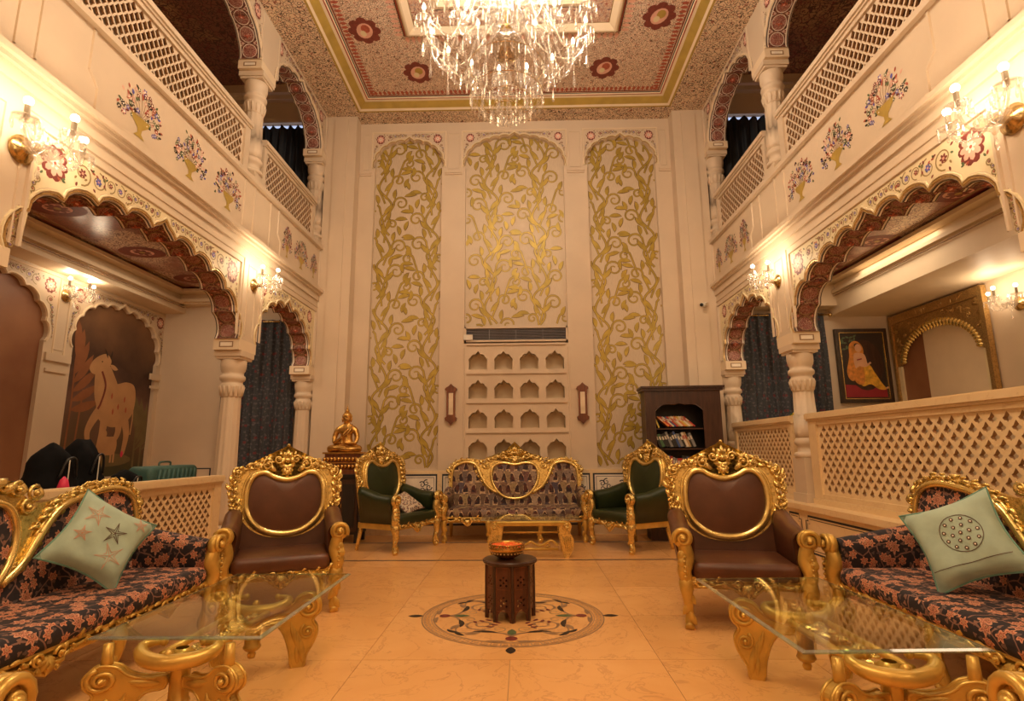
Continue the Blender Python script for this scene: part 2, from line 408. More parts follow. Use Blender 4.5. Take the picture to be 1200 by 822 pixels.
    def build(s, name, mats=None, parent=None, smooth=None, uv=False, fix=True):
        me = bpy.data.meshes.new(name)
        me.from_pydata([tuple(v) for v in s.v], [], s.f)
        sl = s.slots or [mats]
        for m in sl: me.materials.append(MT[m])
        if len(sl) > 1: me.polygons.foreach_set('material_index', s.mi)
        me.polygons.foreach_set('use_smooth', [bool(smooth)]*len(s.f) if smooth is not None else s.sm)
        if uv:
            ul = me.uv_layers.new(name='uv'); me.update()
            for p in me.polygons:
                n = p.normal; ax = max(range(3), key=lambda i: abs(n[i]))
                for li in p.loop_indices:
                    c = me.vertices[me.loops[li].vertex_index].co
                    ul.data[li].uv = ((c.y, c.z), (c.x, c.z), (c.x, c.y))[ax]
        me.update()
        o = bpy.data.objects.new(name, me); COL.objects.link(o)
        if parent: o.parent = parent
        return o
def empty(name, loc=(0, 0, 0), rz=0.0):
    o = bpy.data.objects.new(name, None); o.location = loc; o.rotation_euler = (0, 0, rz); o.empty_display_size = .1; COL.objects.link(o); return o
def tag(o, label, cat, group=None, kind=None):
    o['label'] = label; o['category'] = cat
    if group: o['group'] = group
    if kind: o['kind'] = kind
    return o
def struct(o): o['kind'] = 'structure'; return o
def stuff(o): o['kind'] = 'stuff'; return o
def kids(o): return list(o.children)
def dup(o, parent=None, loc=None, rz=None, scale=None):
    c = o.copy(); COL.objects.link(c); c.parent = parent
    if loc is not None: c.location = loc
    if rz is not None: c.rotation_euler = (0, 0, rz)
    if scale is not None: c.scale = scale
    for k in kids(o): dup(k, c)
    return c
def cat_spline(P, n=6, closed=True):
    out = []; m = len(P)
    rng = range(m) if closed else range(m-1)
    for i in rng:
        g = (lambda k: P[k % m]) if closed else (lambda k: P[max(0, min(m-1, k))])
        p0, p1, p2, p3 = g(i-1), g(i), g(i+1), g(i+2)
        for k in range(n):
            t = k/n; t2, t3 = t*t, t*t*t
            out.append(tuple(.5*(2*b+(c-a)*t+(2*a-5*b+4*c-d)*t2+(3*b-a-3*c+d)*t3) for a, b, c, d in zip(p0, p1, p2, p3)))
    if not closed: out.append(tuple(P[-1]))
    return out
def mirror_u(P): return P+[(-u, v) for u, v in reversed(P) if abs(u) > 1e-6]

# ------------------------------------------------------------------ flat painting laid on a surface
class Paint:
    def __init__(s, mp, clip=None): s.mp = mp; s.clip = clip; s.mb = MB(); s.h = .002
    def ok(s, p): return s.clip is None or s.clip(p[0], p[1])
    def inc(s): s.e = (getattr(s, 'e', 0)+1) % 160; return s.e*6e-6
    def poly(s, pts, mat, h=0):
        if not all(s.ok(p) for p in pts): return
        h += s.inc()
        s.mb.mat(mat); s.mb.F(*[s.mb.V(s.mp(u, v, s.h+h)) for u, v in pts])
    def line(s, pts, wd, mat, h=0, closed=False):
        s.mb.mat(mat); n = len(pts); prev = None; h += s.inc()
        if not hasattr(wd, '__len__'): wd = [wd]*n
        for i in range(n+(1 if closed else 0)):
            j = i % n; p = pts[j]
            a = pts[(j-1) % n] if (closed or j > 0) else p; b = pts[(j+1) % n] if (closed or j < n-1) else p
            dx, dy = b[0]-a[0], b[1]-a[1]; L = math.hypot(dx, dy) or 1; nx, ny = -dy/L*wd[j]/2, dx/L*wd[j]/2
            if not s.ok(p): prev = None; continue
            cur = (s.mb.V(s.mp(p[0]+nx, p[1]+ny, s.h+h)), s.mb.V(s.mp(p[0]-nx, p[1]-ny, s.h+h)))
            if prev: s.mb.F(prev[0], prev[1], cur[1], cur[0])
            prev = cur
    def disc(s, u, v, r, mat, h=0, n=10, ry=None, rot=0):
        ry = ry or r; c, q = math.cos(rot), math.sin(rot)
        s.poly([(u+r*math.cos(2*PI*k/n)*c-ry*math.sin(2*PI*k/n)*q, v+r*math.cos(2*PI*k/n)*q+ry*math.sin(2*PI*k/n)*c) for k in range(n)], mat, h)
    def lf(s, u, v, a, L, W, mat, h=0, curl=.5):
        l, r = [], []; x, y = u, v; n = 5
        for k in range(n+1):
            t = k/n; w = W*.5*math.sin(PI*t)**.8 if 0 < t < 1 else 0
            l.append((x-math.sin(a)*w, y+math.cos(a)*w)); r.append((x+math.sin(a)*w, y-math.cos(a)*w))
            x += math.cos(a)*L/n; y += math.sin(a)*L/n; a += curl/n
        s.poly(l+r[-2:0:-1], mat, h)
    def flower(s, u, v, r, m1, m2, n=6, h=0, rot=0):
        for k in range(n): a = rot+2*PI*k/n; s.disc(u+.58*r*math.cos(a), v+.58*r*math.sin(a), r*.42, m1, h, 7, r*.26, a)
        s.disc(u, v, r*.3, m2, h+.0006, 7)
    def spiral(s, u, v, r, ang, turns, wd, mat, flip=1, h=0, n=20, tail=None):
        P = []
        for k in range(n+1):
            t = k/n; rr = r*(1-.8*t); a = ang+flip*2*PI*turns*t; P.append((u+rr*math.cos(a), v+rr*math.sin(a)))
        if tail: P = tail+P
        s.line(P, [wd*(1-.5*k/len(P)) for k in range(len(P))], mat, h)
    def build(s, name, parent): return s.mb.build(name, None, parent, smooth=False)

# ------------------------------------------------------------------ multifoil arch outline
def foil_arch(c, w, zs, za, lobes=9, n=2.5, bulge=.30, tip=.10, seg=6):
    """points from left springing to right springing, cusped arch; lobes odd"""
    a = w/2; b = za-zs-tip
    def base(t):
        x = -math.cos(t); y = math.sin(t)
        return (math.copysign(abs(x)**(2/n), x)*a, abs(y)**(2/n)*b)
    N = 400; P = [base(PI*k/N) for k in range(N+1)]; S = [0]
    for k in range(N): S.append(S[-1]+math.hypot(P[k+1][0]-P[k][0], P[k+1][1]-P[k][1]))
    cusps = []
    for q in range(lobes+1):
        d = S[-1]*q/lobes; k = next((i for i in range(N+1) if S[i] >= d-1e-9), N); cusps.append(P[k])
    out = [(c-a, zs)]
    for q in range(lobes):
        (x0, y0), (x1, y1) = cusps[q], cusps[q+1]; L = math.hypot(x1-x0, y1-y0); nx, ny = -(y1-y0)/L, (x1-x0)/L
        mid = q == lobes//2
        for k in range(1, seg+1):
            t = k/seg; e = bulge*L*math.sin(PI*t)**.6*(1-0) if 0 < t < 1 else 0
            if mid:
                e = tip*(1-abs(2*t-1))**.75 if .0 < t < 1 else 0
                e = max(e, bulge*.55*L*math.sin(PI*t)**.6) if 0 < t < 1 else 0
                if abs(t-.5) < .01: e = tip+bulge*.35*L
            sx = nx if not mid else 0; sy = ny if not mid else 1
            out.append((c+x0+(x1-x0)*t+sx*e, zs+y0+(y1-y0)*t+sy*e))
    return out
def offset_in(pts, d):
    out = []
    n = len(pts)
    for i, p in enumerate(pts):
        a = pts[max(0, i-1)]; b = pts[min(n-1, i+1)]; dx, dy = b[0]-a[0], b[1]-a[1]; L = math.hypot(dx, dy) or 1
        out.append((p[0]+dy/L*d, p[1]-dx/L*d))
    return out
def inside(poly, x, y):
    r = False; j = len(poly)-1
    for i in range(len(poly)):
        if (poly[i][1] > y) != (poly[j][1] > y) and x < (poly[j][0]-poly[i][0])*(y-poly[i][1])/(poly[j][1]-poly[i][1])+poly[i][0]: r = not r
        j = i
    return r

# ================================================================== STRUCTURE
YB, YN = 9.1, -2.5           # back wall, end of the hall behind the camera
COLY = (-.1, 3.15, 6.65, 8.87)
# ---- floor: bed with marble slabs
floor = struct(MB().mat('floor_joint').box(CX-HW-3, CX+HW, YN, YB, -.12, -.004).build('floor'))
def slab(x0, x1, y0, y1):
    g = .002
    return MB().mat('marble_floor').box(x0+g, x1-g, y0+g, y1-g, -.01, 0).build('slab', None, floor)
xs = [CX-HW]+[CX+.95*k for k in range(-3, 4)]+[CX+HW]
ys = [YN]+[4.77+.95*k for k in range(-7, 5)]+[YB]
for i in range(len(xs)-1):
    for j in range(len(ys)-1):
        if 3 <= i <= 4 and 6+1 <= j <= 8: continue
        slab(xs[i], xs[i+1], ys[j], ys[j+1])
slab(CX-.95, CX+.95, 4.77-.95, 4.77+.95)
for k in range(8): slab(CX-HW-3, CX-HW, -2.5+1.45*k, -2.5+1.45*(k+1))
fp = Paint(lambda u, v, h: (u, v, h*.5)); fp.h = .0016
for y in (7.05, 8.36):
    for d in (0, .05): fp.line([(CX-HW, y+d), (CX+HW, y+d)], .042 if d == 0 else .012, 'line_dark' if d == 0 else 'line_brown')
fp.build('inlay_border', floor)
# medallion
md = Paint(lambda u, v, h: (-.1+u, 4.77+v, h*.5)); R0 = .725
circ = lambda r, n=72: [(r*math.cos(2*PI*k/n), r*math.sin(2*PI*k/n)) for k in range(n)]
for r, wd in ((.725, .012), (.708, .006), (.650, .006), (.632, .012)): md.line(circ(r), wd, 'line_brown', closed=True)
for k in range(60):        # Greek key band
    a = 2*PI*k/60; P = []
    for du, dr in ((0, .660), (0, .698), (.07, .698), (.07, .672), (.035, .672), (.035, .684)): P.append(((dr)*math.cos(a+du), dr*math.sin(a+du)))
    md.line(P, .008, 'line_brown', .0004)
for q in range(4):
    an = q*PI/2; c, s_ = math.cos(an), math.sin(an)
    rot = lambda P: [(x*c-y*s_, x*s_+y*c) for x, y in P]
    rp = lambda x, y: (x*c-y*s_, x*s_+y*c)
    x, y = rp(0, -.78); md.lf(*rp(0, -.72), an-PI/2, .13, .07, 'paint_dark', curl=0)
    md.disc(*rp(0, -.55), .045, 'paint_maroon', .0006)
    md.lf(*rp(0, -.50), an+PI/2, .16, .07, 'paint_green', .0004, 0)
    for f in (-1, 1):
        P = cat_spline([(0, -.50), (f*.06, -.44), (f*.2, -.40), (f*.36, -.42), (f*.46, -.36)], 6, False)
        md.line(rot(P), [.026*(1-.7*k/len(P)) for k in range(len(P))], 'line_brown', .0004)
        md.lf(*rp(f*.10, -.42), an+PI/2-f*1.2, .20, .045, 'paint_dark', .0006, -f*.6)
        md.lf(*rp(f*.22, -.40), an-PI/2+f*.9, .15, .04, 'line_brown', .0006, f*.7)
        md.lf(*rp(f*.03, -.60), an-PI/2+f*1.3, .15, .045, 'line_brown', .0004, f*.8)
        md.lf(*rp(f*.38, -.42), an+f*.3+(0 if f > 0 else PI), .14, .04, 'paint_dark', .0005, f*.9)
        md.spiral(*rp(f*.24, -.23), .13, an+(-1.9 if f > 0 else -1.24), 1.35, .016, 'line_brown', f)
        md.spiral(*rp(f*.10, -.34), .06, an-1.57, 1.2, .010, 'line_olive', -f)
        for t in (.2, .5, .8): md.lf(*rp(f*(.12+.2*t), -.12-.1*t), an+PI/2+f*(t-1), .07, .03, 'paint_maroon', .0005)
md.build('medallion_inlay', floor)

# raised floor and step of the right aisle, with inlaid dado
marb = 'marble_rail'
st = struct(MB().mat(marb).box(CX+HW-.10, CX+HW+3.2, YN, YB, -.1, .64).box(CX+HW-.14, CX+HW+3.2, YN, YB, .64, .70).build('trim_1'))
def inlay_frame(P, u0, u1, v0, v1, notch=.05, mat='paint_navy'):
    q = notch
    o = [(u0+q, v0), (u1-q, v0), (u1-q, v0+q), (u1, v0+q), (u1, v1-q), (u1-q, v1-q), (u1-q, v1), (u0+q, v1), (u0+q, v1-q), (u0, v1-q), (u0, v0+q), (u0+q, v0+q)]
    P.line(o, .020, mat, closed=True)
    i = [(u0+q+.03, v0+.03), (u1-q-.03, v0+.03), (u1-q-.03, v0+q+.03), (u1-.03, v0+q+.03), (u1-.03, v1-q-.03), (u1-q-.03, v1-q-.03), (u1-q-.03, v1-.03), (u0+q+.03, v1-.03), (u0+q+.03, v1-q-.03), (u0+.03, v1-q-.03), (u0+.03, v0+q+.03), (u0+q+.03, v0+q+.03)]
    P.line(i, .007, mat, closed=True)
ip = Paint(lambda u, v, h: (CX+HW-.10-h, u, v))
for a, b in ((8.35, 8.75), (6.95, 8.2), (6.48, 6.80), (3.9, 6.38), (.2, 3.7)): inlay_frame(ip, a, b, .20, .58)
ip.build('dado_inlay', st)
ipc = Paint(lambda u, v, h: (CX+HW-.10-h*.5, u, v))

# ---- side walls -----------------------------------------------------------------
def SM(s, off=0.0): return Matrix(((0, 0, s, CX+s*(HW+off)), (1, 0, 0, 0), (0, 1, 0, 0), (0, 0, 0, 1)))
def arches_low():
    return [foil_arch(1.52, 2.96, 2.66, 3.47, 11, 2.2, .24, .10), foil_arch(4.92, 3.00, 2.66, 3.47, 11, 2.2, .24, .10), foil_arch(7.76, 1.76, 2.66, 3.46, 9, 2.1, .24, .10)]
def arches_up():
    return [foil_arch(1.52, 2.96, 6.42, 7.06, 13, 2.4, .12, .07), foil_arch(4.92, 3.00, 6.42, 7.06, 13, 2.4, .12, .07), foil_arch(7.76, 1.76, 6.42, 7.05, 9, 2.2, .14, .07)]
LOW, UPP = arches_low(), arches_up()
TH = .29
def wall_loop(arcs, z0, z1):
    lp = [(YN, z0)]
    for a in arcs: lp += [(a[0][0], z0)]+a+[(a[-1][0], z0)]
    return lp+[(YB, z0), (YB, z1), (YN, z1)]
def thing_col(s, y, z0, z1, label, grp, half=False, ped=0.0):
    """turned and fluted column; z1 = underside of the arch impost"""
    x = CX+s*(HW+TH/2); root = empty('column', (x, y, z0)); H = z1-z0; k = 1.0
    pz = ped
    b = MB().mat('plaster')
    b.box(-.155, .155, -.155, .155, 0, .10).box(-.135, .135, -.135, .135, .10, pz+.16)
    b.build('plinth', None, root)
    b = MB().mat('plaster'); b.smooth = True
    z = pz+.16
    b.lathe([(.15, z), (.165, z+.03), (.15, z+.06), (.12, z+.07), (.12, z+.13), (.14, z+.15), (.15, z+.18), (.14, z+.21), (.125, z+.23)], 24); b.build('base', None, root)
    zt = H-.56; b = MB().mat('plaster'); b.smooth = True
    b.lathe([(.125, z+.22), (.136, z+.30, .09), (.136, z+.5, .10), (.127, (z+zt)/2, .10), (.114, zt, .10), (.108, zt+.04)], 48, nf=12); b.build('fluted_shaft', None, root)
    b = MB().mat('plaster'); b.smooth = True
    b.lathe([(.112, zt), (.118, zt+.02), (.122, zt+.06), (.134, zt+.12), (.138, zt+.15), (.120, zt+.165), (.116, zt+.19), (.140, zt+.21), (.146, zt+.235), (.140, zt+.26), (.122, zt+.275), (.122, zt+.30), (.138, zt+.33), (.146, zt+.38), (.146, zt+.45), (.136, zt+.47)], 32, )
    for q in range(14):
        a = 2*PI*q/14; c_, s_ = math.cos(a), math.sin(a)
        for zz, ln, rr in ((zt+.02, .12, .118),):
            P = [(rr*c_, rr*s_, zz), ((rr+.004)*c_, (rr+.004)*s_, zz+ln*.5), ((rr+.012)*c_, (rr+.012)*s_, zz+ln*.9), ((rr+.016)*c_, (rr+.016)*s_, zz+ln)]
            b.tube(P, [.008, .018, .018, .005], 5)
    b.build('capital', None, root)
    b = MB().mat('plaster'); b.box(-.165, .165, -.165, .165, H-.07, H); b.box(-.148, .148, -.148, .148, H-.10, H-.07); b.build('abacus', None, root)
    tag(root, label, 'column', grp); root['kind'] = 'structure'
    return root
def spandrel_paint(P, arch, u0, u1, v1, seed, small=False):
    """painted scrolls between the arch and its frame; symmetric about the arch"""
    c = (arch[0][0]+arch[-1][0])/2; half = [p for p in arch if p[0] <= c+1e-6]
    poly = [(u0, arch[0][1]+.02)]+[(p[0], p[1]) for p in offset_in(arch, -.055)]+[(u1, arch[0][1]+.02), (u1, v1), (u0, v1)]
    P.clip = lambda x, y: inside(poly, x, y)
    k = 1 if not small else .72
    ap = offset_in(arch, -.055); z0 = arch[0][1]
    def zt(d):
        best = z0
        for p in ap:
            if p[0] >= c-1e-3 and abs(p[0]-c-d) < .06: best = max(best, p[1])
        return best if d < (arch[-1][0]-c)+.02 else z0
    W = (u1-u0)/2
    for f in (-1, 1):
        X = lambda d: c+f*d; ang = lambda a: a if f > 0 else PI-a
        rm = min(.135*k, .11 if small else .15); md_ = W-rm-.03
        while md_ > .1 and v1-zt(md_-rm*.8) < 2.2*rm: rm *= .94; md_ = W-rm-.03
        mx, my = X(md_), v1-rm*1.15-.02
        for j in range(10):
            a = 2*PI*j/10; P.disc(mx+.68*rm*math.cos(a), my+.80*rm*math.sin(a), .27*rm, 'paint_maroon', 0, 8)
        P.disc(mx, my, .76*rm, 'paint_maroon', .0004, 16, .92*rm)
        P.flower(mx, my, .80*rm, 'paint_pink', 'paint_maroon', 8, .0012); P.flower(mx, my, .36*rm, 'paint_white', 'paint_red', 6, .0022)
        d = md_-rm-.03; q = 0
        while d > .06:
            r = .11*k
            for _ in range(12):
                av = v1-zt(d-1.3*r)-.01
                if av >= 2.0*r: break
                r *= .86
            r = max(r, .022); av = v1-zt(d-1.3*r)-.005; zz = v1-.01-max(av/2, r); dd = d-r
            P.spiral(X(dd), zz, r, ang(1.57 if q % 2 else -1.57), 1.25, max(.010, .15*r), 'line_olive', f*(1 if q % 2 else -1))
            P.flower(X(dd), zz, r*.42, ('paint_maroon', 'paint_blue')[q % 2], 'paint_pink', 6, .0008)
            for a in (.6, 2.5, 4.3): P.lf(X(dd)+r*1.02*math.cos(a), zz+r*1.02*math.sin(a), a, .42*r, .22*r, 'paint_green' if a < 2 else 'paint_maroon', .0005)
            d -= r*1.85; q += 1
        v = my-rm*1.2; q = 0
        xin = arch[-1][0]-c+.055
        while v > z0+.05:
            r = .085*k
            def edge(vv):
                e = [p[0]-c for p in ap if p[0] > c and abs(p[1]-vv) < .07]
                return max(e) if e else xin
            for _ in range(12):
                if W-.01-edge(v-r) >= 2.1*r: break
                r *= .86
            r = max(r, .02); xx = (W-.01+edge(v-r))/2
            P.spiral(X(xx), v-r, r, 1.57 if q % 2 else -1.57, 1.2, max(.009, .15*r), 'line_olive', f*(1 if q % 2 else -1))
            P.flower(X(xx), v-r, r*.45, ('paint_maroon', 'paint_blue', 'paint_red')[q % 3], 'paint_pink', 6, .0008)
            P.lf(X(xx), v-2*r, ang(-.8), .6*r, .3*r, 'paint_green', .0004)
            v -= r*2.05; q += 1
        rnd = random.Random(seed)
        for _ in range(150 if not small else 90):
            uu = rnd.uniform(.03, W-.01); vv = rnd.uniform(z0, v1-.01)
            P.lf(X(uu), vv, rnd.uniform(0, 6), .036*k, .019*k, rnd.choice(['paint_maroon', 'paint_green', 'line_olive', 'paint_red']), .0003)
def vase(P, u, v, k, f, narrow=False):
    rnd = random.Random(int(u*100)); sx = .55 if narrow else 1
    for _ in range(110):
        a = rnd.uniform(-.35, PI+.35); r = rnd.uniform(.05, 1)**.5*.25*k
        x, y = u+r*math.cos(a)*sx*1.08, v+r*math.sin(a)*1.12
        c = rnd.choice(['paint_maroon', 'paint_red', 'paint_green', 'paint_maroon', 'paint_dark', 'paint_dark', 'paint_pink', 'paint_blue', 'paint_red', 'paint_green'])
        if rnd.random() < .45: P.flower(x, y, rnd.uniform(.016, .030)*k, c, 'paint_white', 5, .0006, rnd.random())
        else: P.lf(x, y, a+rnd.uniform(-.8, .8), .045*k, .022*k, c, .0004)
    for j in range(9):
        a = .25+j*(PI-.5)/8; P.line([(u, v-.02), (u+.10*k*math.cos(a)*sx, v+.11*k*math.sin(a)), (u+.2*k*math.cos(a+.1)*sx, v+.24*k*math.sin(a+.1))], .005, 'line_brown')
    for sg in (-1, 1):
        P.flower(u+sg*.20*k*sx, v-.05*k, .026*k, 'paint_blue', 'paint_white', 5, .0006)
    P.poly([(u-.12*k*sx, v+.01), (u+.12*k*sx, v+.01), (u+.10*k*sx, v-.04*k), (u+.03*k*sx, v-.10*k), (u+.025*k*sx, v-.14*k), (u+.07*k*sx, v-.18*k), (u-.07*k*sx, v-.18*k), (u-.025*k*sx, v-.14*k), (u-.03*k*sx, v-.10*k), (u-.10*k*sx, v-.04*k)], 'paint_gold', .001)
def soffit(wall, s, arch, light=True, name='arch_soffit_painting', ov='soffit_lace'):
    """thin painted lining of the underside of an arch"""
    P = offset_in(arch, .004); S = [0]
    for a, b in zip(P, P[1:]): S.append(S[-1]+math.hypot(a[0]-b[0], a[1]-b[1]))
    def mp(t, w, h):
        t = max(0, min(S[-1]-1e-6, t)); k = 0
        lo, hi = 0, len(S)-1
        while hi-lo > 1:
            m = (lo+hi)//2
            if S[m] <= t: lo = m
            else: hi = m
        a, b = P[lo], P[hi]; f = (t-S[lo])/(S[hi]-S[lo] or 1); dx, dy = b[0]-a[0], b[1]-a[1]; L = math.hypot(dx, dy) or 1
        return (CX+s*(HW+w), a[0]+dx*f+dy/L*h, a[1]+dy*f-dx/L*h)
    mb = MB().mat('arch_soffit'); rows = []
    for t in S: rows.append([mb.V(mp(t, .02, 0)), mb.V(mp(t, TH-.02, 0))])
    mb.skin(rows, False)
    pt = Paint(mp); pt.mb = mb; L = S[-1]; n = int(round(L/.20)); 
    fine = lambda A: [(A[0][0]+(A[1][0]-A[0][0])*k/8, A[0][1]+(A[1][1]-A[0][1])*k/8) for k in range(9)]
    for w in (.03, TH-.03): pt.line([(L*k/160, w) for k in range(161)], .014, 'paint_white', .001)
    for w in (.012, TH-.012): pt.line([(L*k/160, w) for k in range(161)], .008, 'paint_navy', .0012)
    lc = 'paint_white' if light else 'line_olive'
    for j in range(n):
        t0, t1 = L*j/n, L*(j+1)/n; m = (t0+t1)/2; hw = (t1-t0)*.5
        pt.disc(m, TH/2, hw*.86, ov, .0015, 12, TH*.30)
        pt.line([(m+hw*.9*math.cos(2*PI*q/14), TH/2+TH*.32*math.sin(2*PI*q/14)) for q in range(14)], .007, lc, .0026, True)
        pt.flower(m, TH/2, .045, 'paint_red', 'paint_pink', 6, .003)
        for q in (-1, 1):
            pt.flower(t0, TH/2+q*.085, .022, 'paint_red', 'paint_white' if light else 'paint_pink', 4, .003)
            pt.line(fine([(t0, TH/2+q*.06), (t0+hw*.3, TH/2+q*.11)]), .007, lc, .0022); pt.line(fine([(t0, TH/2+q*.06), (t0-hw*.3, TH/2+q*.11)]), .007, lc, .0022)
    return mb.build(name, None, wall, smooth=False)
def frame_lines(mb, pts, width, proud, closed=False):
    """raised moulding strip along a polyline in the wall plane"""
    n = len(pts); rings = []
    for i in range(n):
        a = pts[(i-1) % n] if (closed or i) else pts[i]; b = pts[(i+1) % n] if (closed or i < n-1) else pts[i]; p = pts[i]
        d1 = Vector((p[0]-a[0], p[1]-a[1])); d2 = Vector((b[0]-p[0], b[1]-p[1]))
        if d1.length < 1e-6: d1 = d2
        if d2.length < 1e-6: d2 = d1
        d1.normalize(); d2.normalize(); nn = Vector((-d1.y-d2.y, d1.x+d2.x)); nn = nn.normalized() if nn.length > 1e-6 else Vector((-d1.y, d1.x))
        k = 1/max(.5, nn.dot(Vector((-d1.y, d1.x)))); nn = nn*(width/2*k)
        rings.append([mb.V((p[0]+nn.x, p[1]+nn.y, 0)), mb.V((p[0]+nn.x*.6, p[1]+nn.y*.6, -proud)), mb.V((p[0]-nn.x*.6, p[1]-nn.y*.6, -proud)), mb.V((p[0]-nn.x, p[1]-nn.y, 0))])
    mb.skin(rings+([rings[0]] if closed else []), False)
def side_wall(s):
    nm = 'left' if s < 0 else 'right'
    mb = MB(SM(s)).mat('plaster'); mb.prism([wall_loop(LOW, 2.66, 4.72)], 0, TH)
    wall = struct(mb.build('wall_'+nm))
    mb = MB(SM(s)).mat('plaster'); mb.prism([wall_loop(UPP, 6.42, 7.42)], 0, TH); mb.build('upper_arcade', None, wall)
    # imposts under the arch ends
    for zt, dz in ((2.66, .13), (6.42, .12)):
        for y, hw in ((-.1, .18), (3.15, .27), (6.65, .20), (8.87, .23)):
            mb = MB(SM(s)).mat('plaster_pale'); mb.box(y-hw-.012, y+hw+.006, zt-dz, zt+.001, -.012, TH+.012)
            for w0 in (-.013,):
                for q in (-1, 1):
                    pass
            mb.mat('line_brown')
            for e in (y-hw-.014, y+hw+.013):     # painted cartouche on the reveals
                mb.box(e, e+.001, zt-dz+.03, zt-.03, .06, TH-.06)
            mb.mat('paint_white')
            for e in (y-hw-.015, y+hw+.014): mb.box(e, e+.001, zt-dz+.042, zt-.042, .075, TH-.075)
            mb.build('impost', None, wall)
    # mouldings
    mb = MB(SM(s)).mat('plaster')
    mb.smooth = False
    def ledge(z, sp):
        for a, b, p in sp: mb.box(YN, YB-.02, z+a, z+b, -p, .001)
    ledge(3.78, ((0, .10, .025), (.10, .135, .06), (.135, .18, .095)))
    mb.box(YN, YB-.02, 4.68, 4.74, -.05, .001)
    mb.build('cornice_moulding', None, wall)
    mb = MB(SM(s)).mat('plaster')
    panels = ((3.48, 6.36, LOW[1]), (6.93, 8.82, LOW[2]), (.10, 2.98, LOW[0]))
    for u0, u1, A in panels:
        frame_lines(mb, [(u0, 2.70), (u0, 3.60), (u1, 3.60), (u1, 2.70)], .035, .018)
        frame_lines(mb, [(u0-.07, 2.70), (u0-.07, 3.68), (u1+.07, 3.68), (u1+.07, 2.70)], .022, .012)
    for u0, u1 in ((3.85, 6.30), (7.25, 8.85), (.4, 2.9)):
        frame_lines(mb, [(u0, 4.66), (u0, 4.32), (u0+.10, 4.22), (u0+.10, 4.03), (u1, 4.03), (u1, 4.64)], .035, .014)
    for y in (3.15, -.1): 
        for d in (-.20, -.06, .08, .24): frame_lines(mb, [(y+d, 4.05), (y+d, 4.66)], .02, .012)
    frame_lines(mb, [(6.55, 4.0), (6.55, 4.66)], .02, .012); frame_lines(mb, [(7.0, 4.0), (7.0, 4.66)], .02, .012)
    for y in (3.15, 6.65, 8.87):
        hw = .10
        frame_lines(mb, [(y-hw, 2.72), (y-hw, 3.62), (y+hw, 3.62), (y+hw, 2.72)], .018, .010)
    mb.build('panel_moulding', None, wall)
    for u0, u1, A in panels[:2]:
        mb = MB(SM(s)).mat('gold_dull'); frame_lines(mb, offset_in(A, -.016), .018, .010)
        mb.mat('paint_ivory'); frame_lines(mb, offset_in(A, -.040), .018, .014); mb.build('arch_edge_moulding', None, wall)
        # ivory ground and painting
        P = Paint(lambda u, v, h: (CX+s*(HW-h), u, v)); P.h = .0012
        g = [(u0+.02, 2.70)]+[p for p in offset_in(A, -.055) if p[1] > 2.69 and u0+.02 < p[0] < u1-.02]+[(u1-.02, 2.70), (u1-.02, 3.58), (u0+.02, 3.58)]
        tr = tessellate_polygon([[Vector((a, b, 0)) for a, b in g]]); P.mb.mat('paint_ivory')
        ix = [P.mb.V(P.mp(a, b, P.h)) for a, b in g]
        for t in tr: P.mb.F(*[ix[k] for k in t])
        P.h = .0024; spandrel_paint(P, A, u0+.03, u1-.03, 3.575, 3, u1-u0 < 2.2)
        P.clip = None
        P.build('spandrel_painting', wall)
    for A in LOW: soffit(wall, s, A, False)
    for A in UPP[1:]: soffit(wall, s, A)
    for A in UPP[1:]:
        mb = MB(SM(s)).mat('plaster_pale'); frame_lines(mb, offset_in(A, -.02), .03, .016); mb.build('arch_edge_moulding', None, wall)
    for u0, u1, A in ((3.48, 6.40, UPP[1]), (6.93, 8.80, UPP[2])):
        P = Paint(lambda u, v, h: (CX+s*(HW-h), u, v)); P.h = .002
        spandrel_paint(P, A, u0, u1, 7.12, 5, True); P.clip = None
        for r_ in range(60):
            rr = random.Random(r_*7+1); uu = rr.uniform(u0, u1); P.lf(uu, rr.uniform(7.07, 7.13), rr.uniform(0, 6), .05, .025, 'paint_maroon')
        P.build('upper_spandrel_painting', wall)
        mb = MB(SM(s)).mat('plaster'); frame_lines(mb, [(u0-.02, 6.45), (u0-.02, 7.13), (u1+.02, 7.13), (u1+.02, 6.45)], .03, .016)
        mb.build('upper_panel_moulding', None, wall)
    for u in (4.45, 5.21, 5.95, 2.4, 1.6, .9):
        P = Paint(lambda a, b, h: (CX+s*(HW-h), a, b)); vase(P, u, 4.27, 1.0, s); P.build('painted_vase', wall)
    for u, k, nr in ((7.58, .95, True), (8.10, .95, False), (8.60, .85, True)):
        P = Paint(lambda a, b, h: (CX+s*(HW-h), a, b)); vase(P, u, 4.26, k, s, nr); P.build('painted_vase', wall)
    # columns
    zb = 0 if s < 0 else .70
    for y, nmz in ((3.15, 'near'), (6.65, 'far'), (8.87, 'end')):
        lab = {'near': 'cream fluted marble column at the near end of the %s arcade', 'far': 'free-standing cream fluted column beside the great %s arch', 'end': 'cream column against the back wall corner on the %s, lower floor'}[nmz] % nm
        thing_col(s, y, zb, 2.53, lab, 'lower columns', ped=.34 if s > 0 else .1)
        lab = {'near': 'upper balcony column at the near end of the %s gallery', 'far': 'upper balcony column between the two %s lattices', 'end': 'upper balcony column in the %s back corner'}[nmz] % nm
        thing_col(s, y, 4.72, 6.30, lab, 'upper columns')
    return wall
WL = side_wall(-1); WR = side_wall(1)

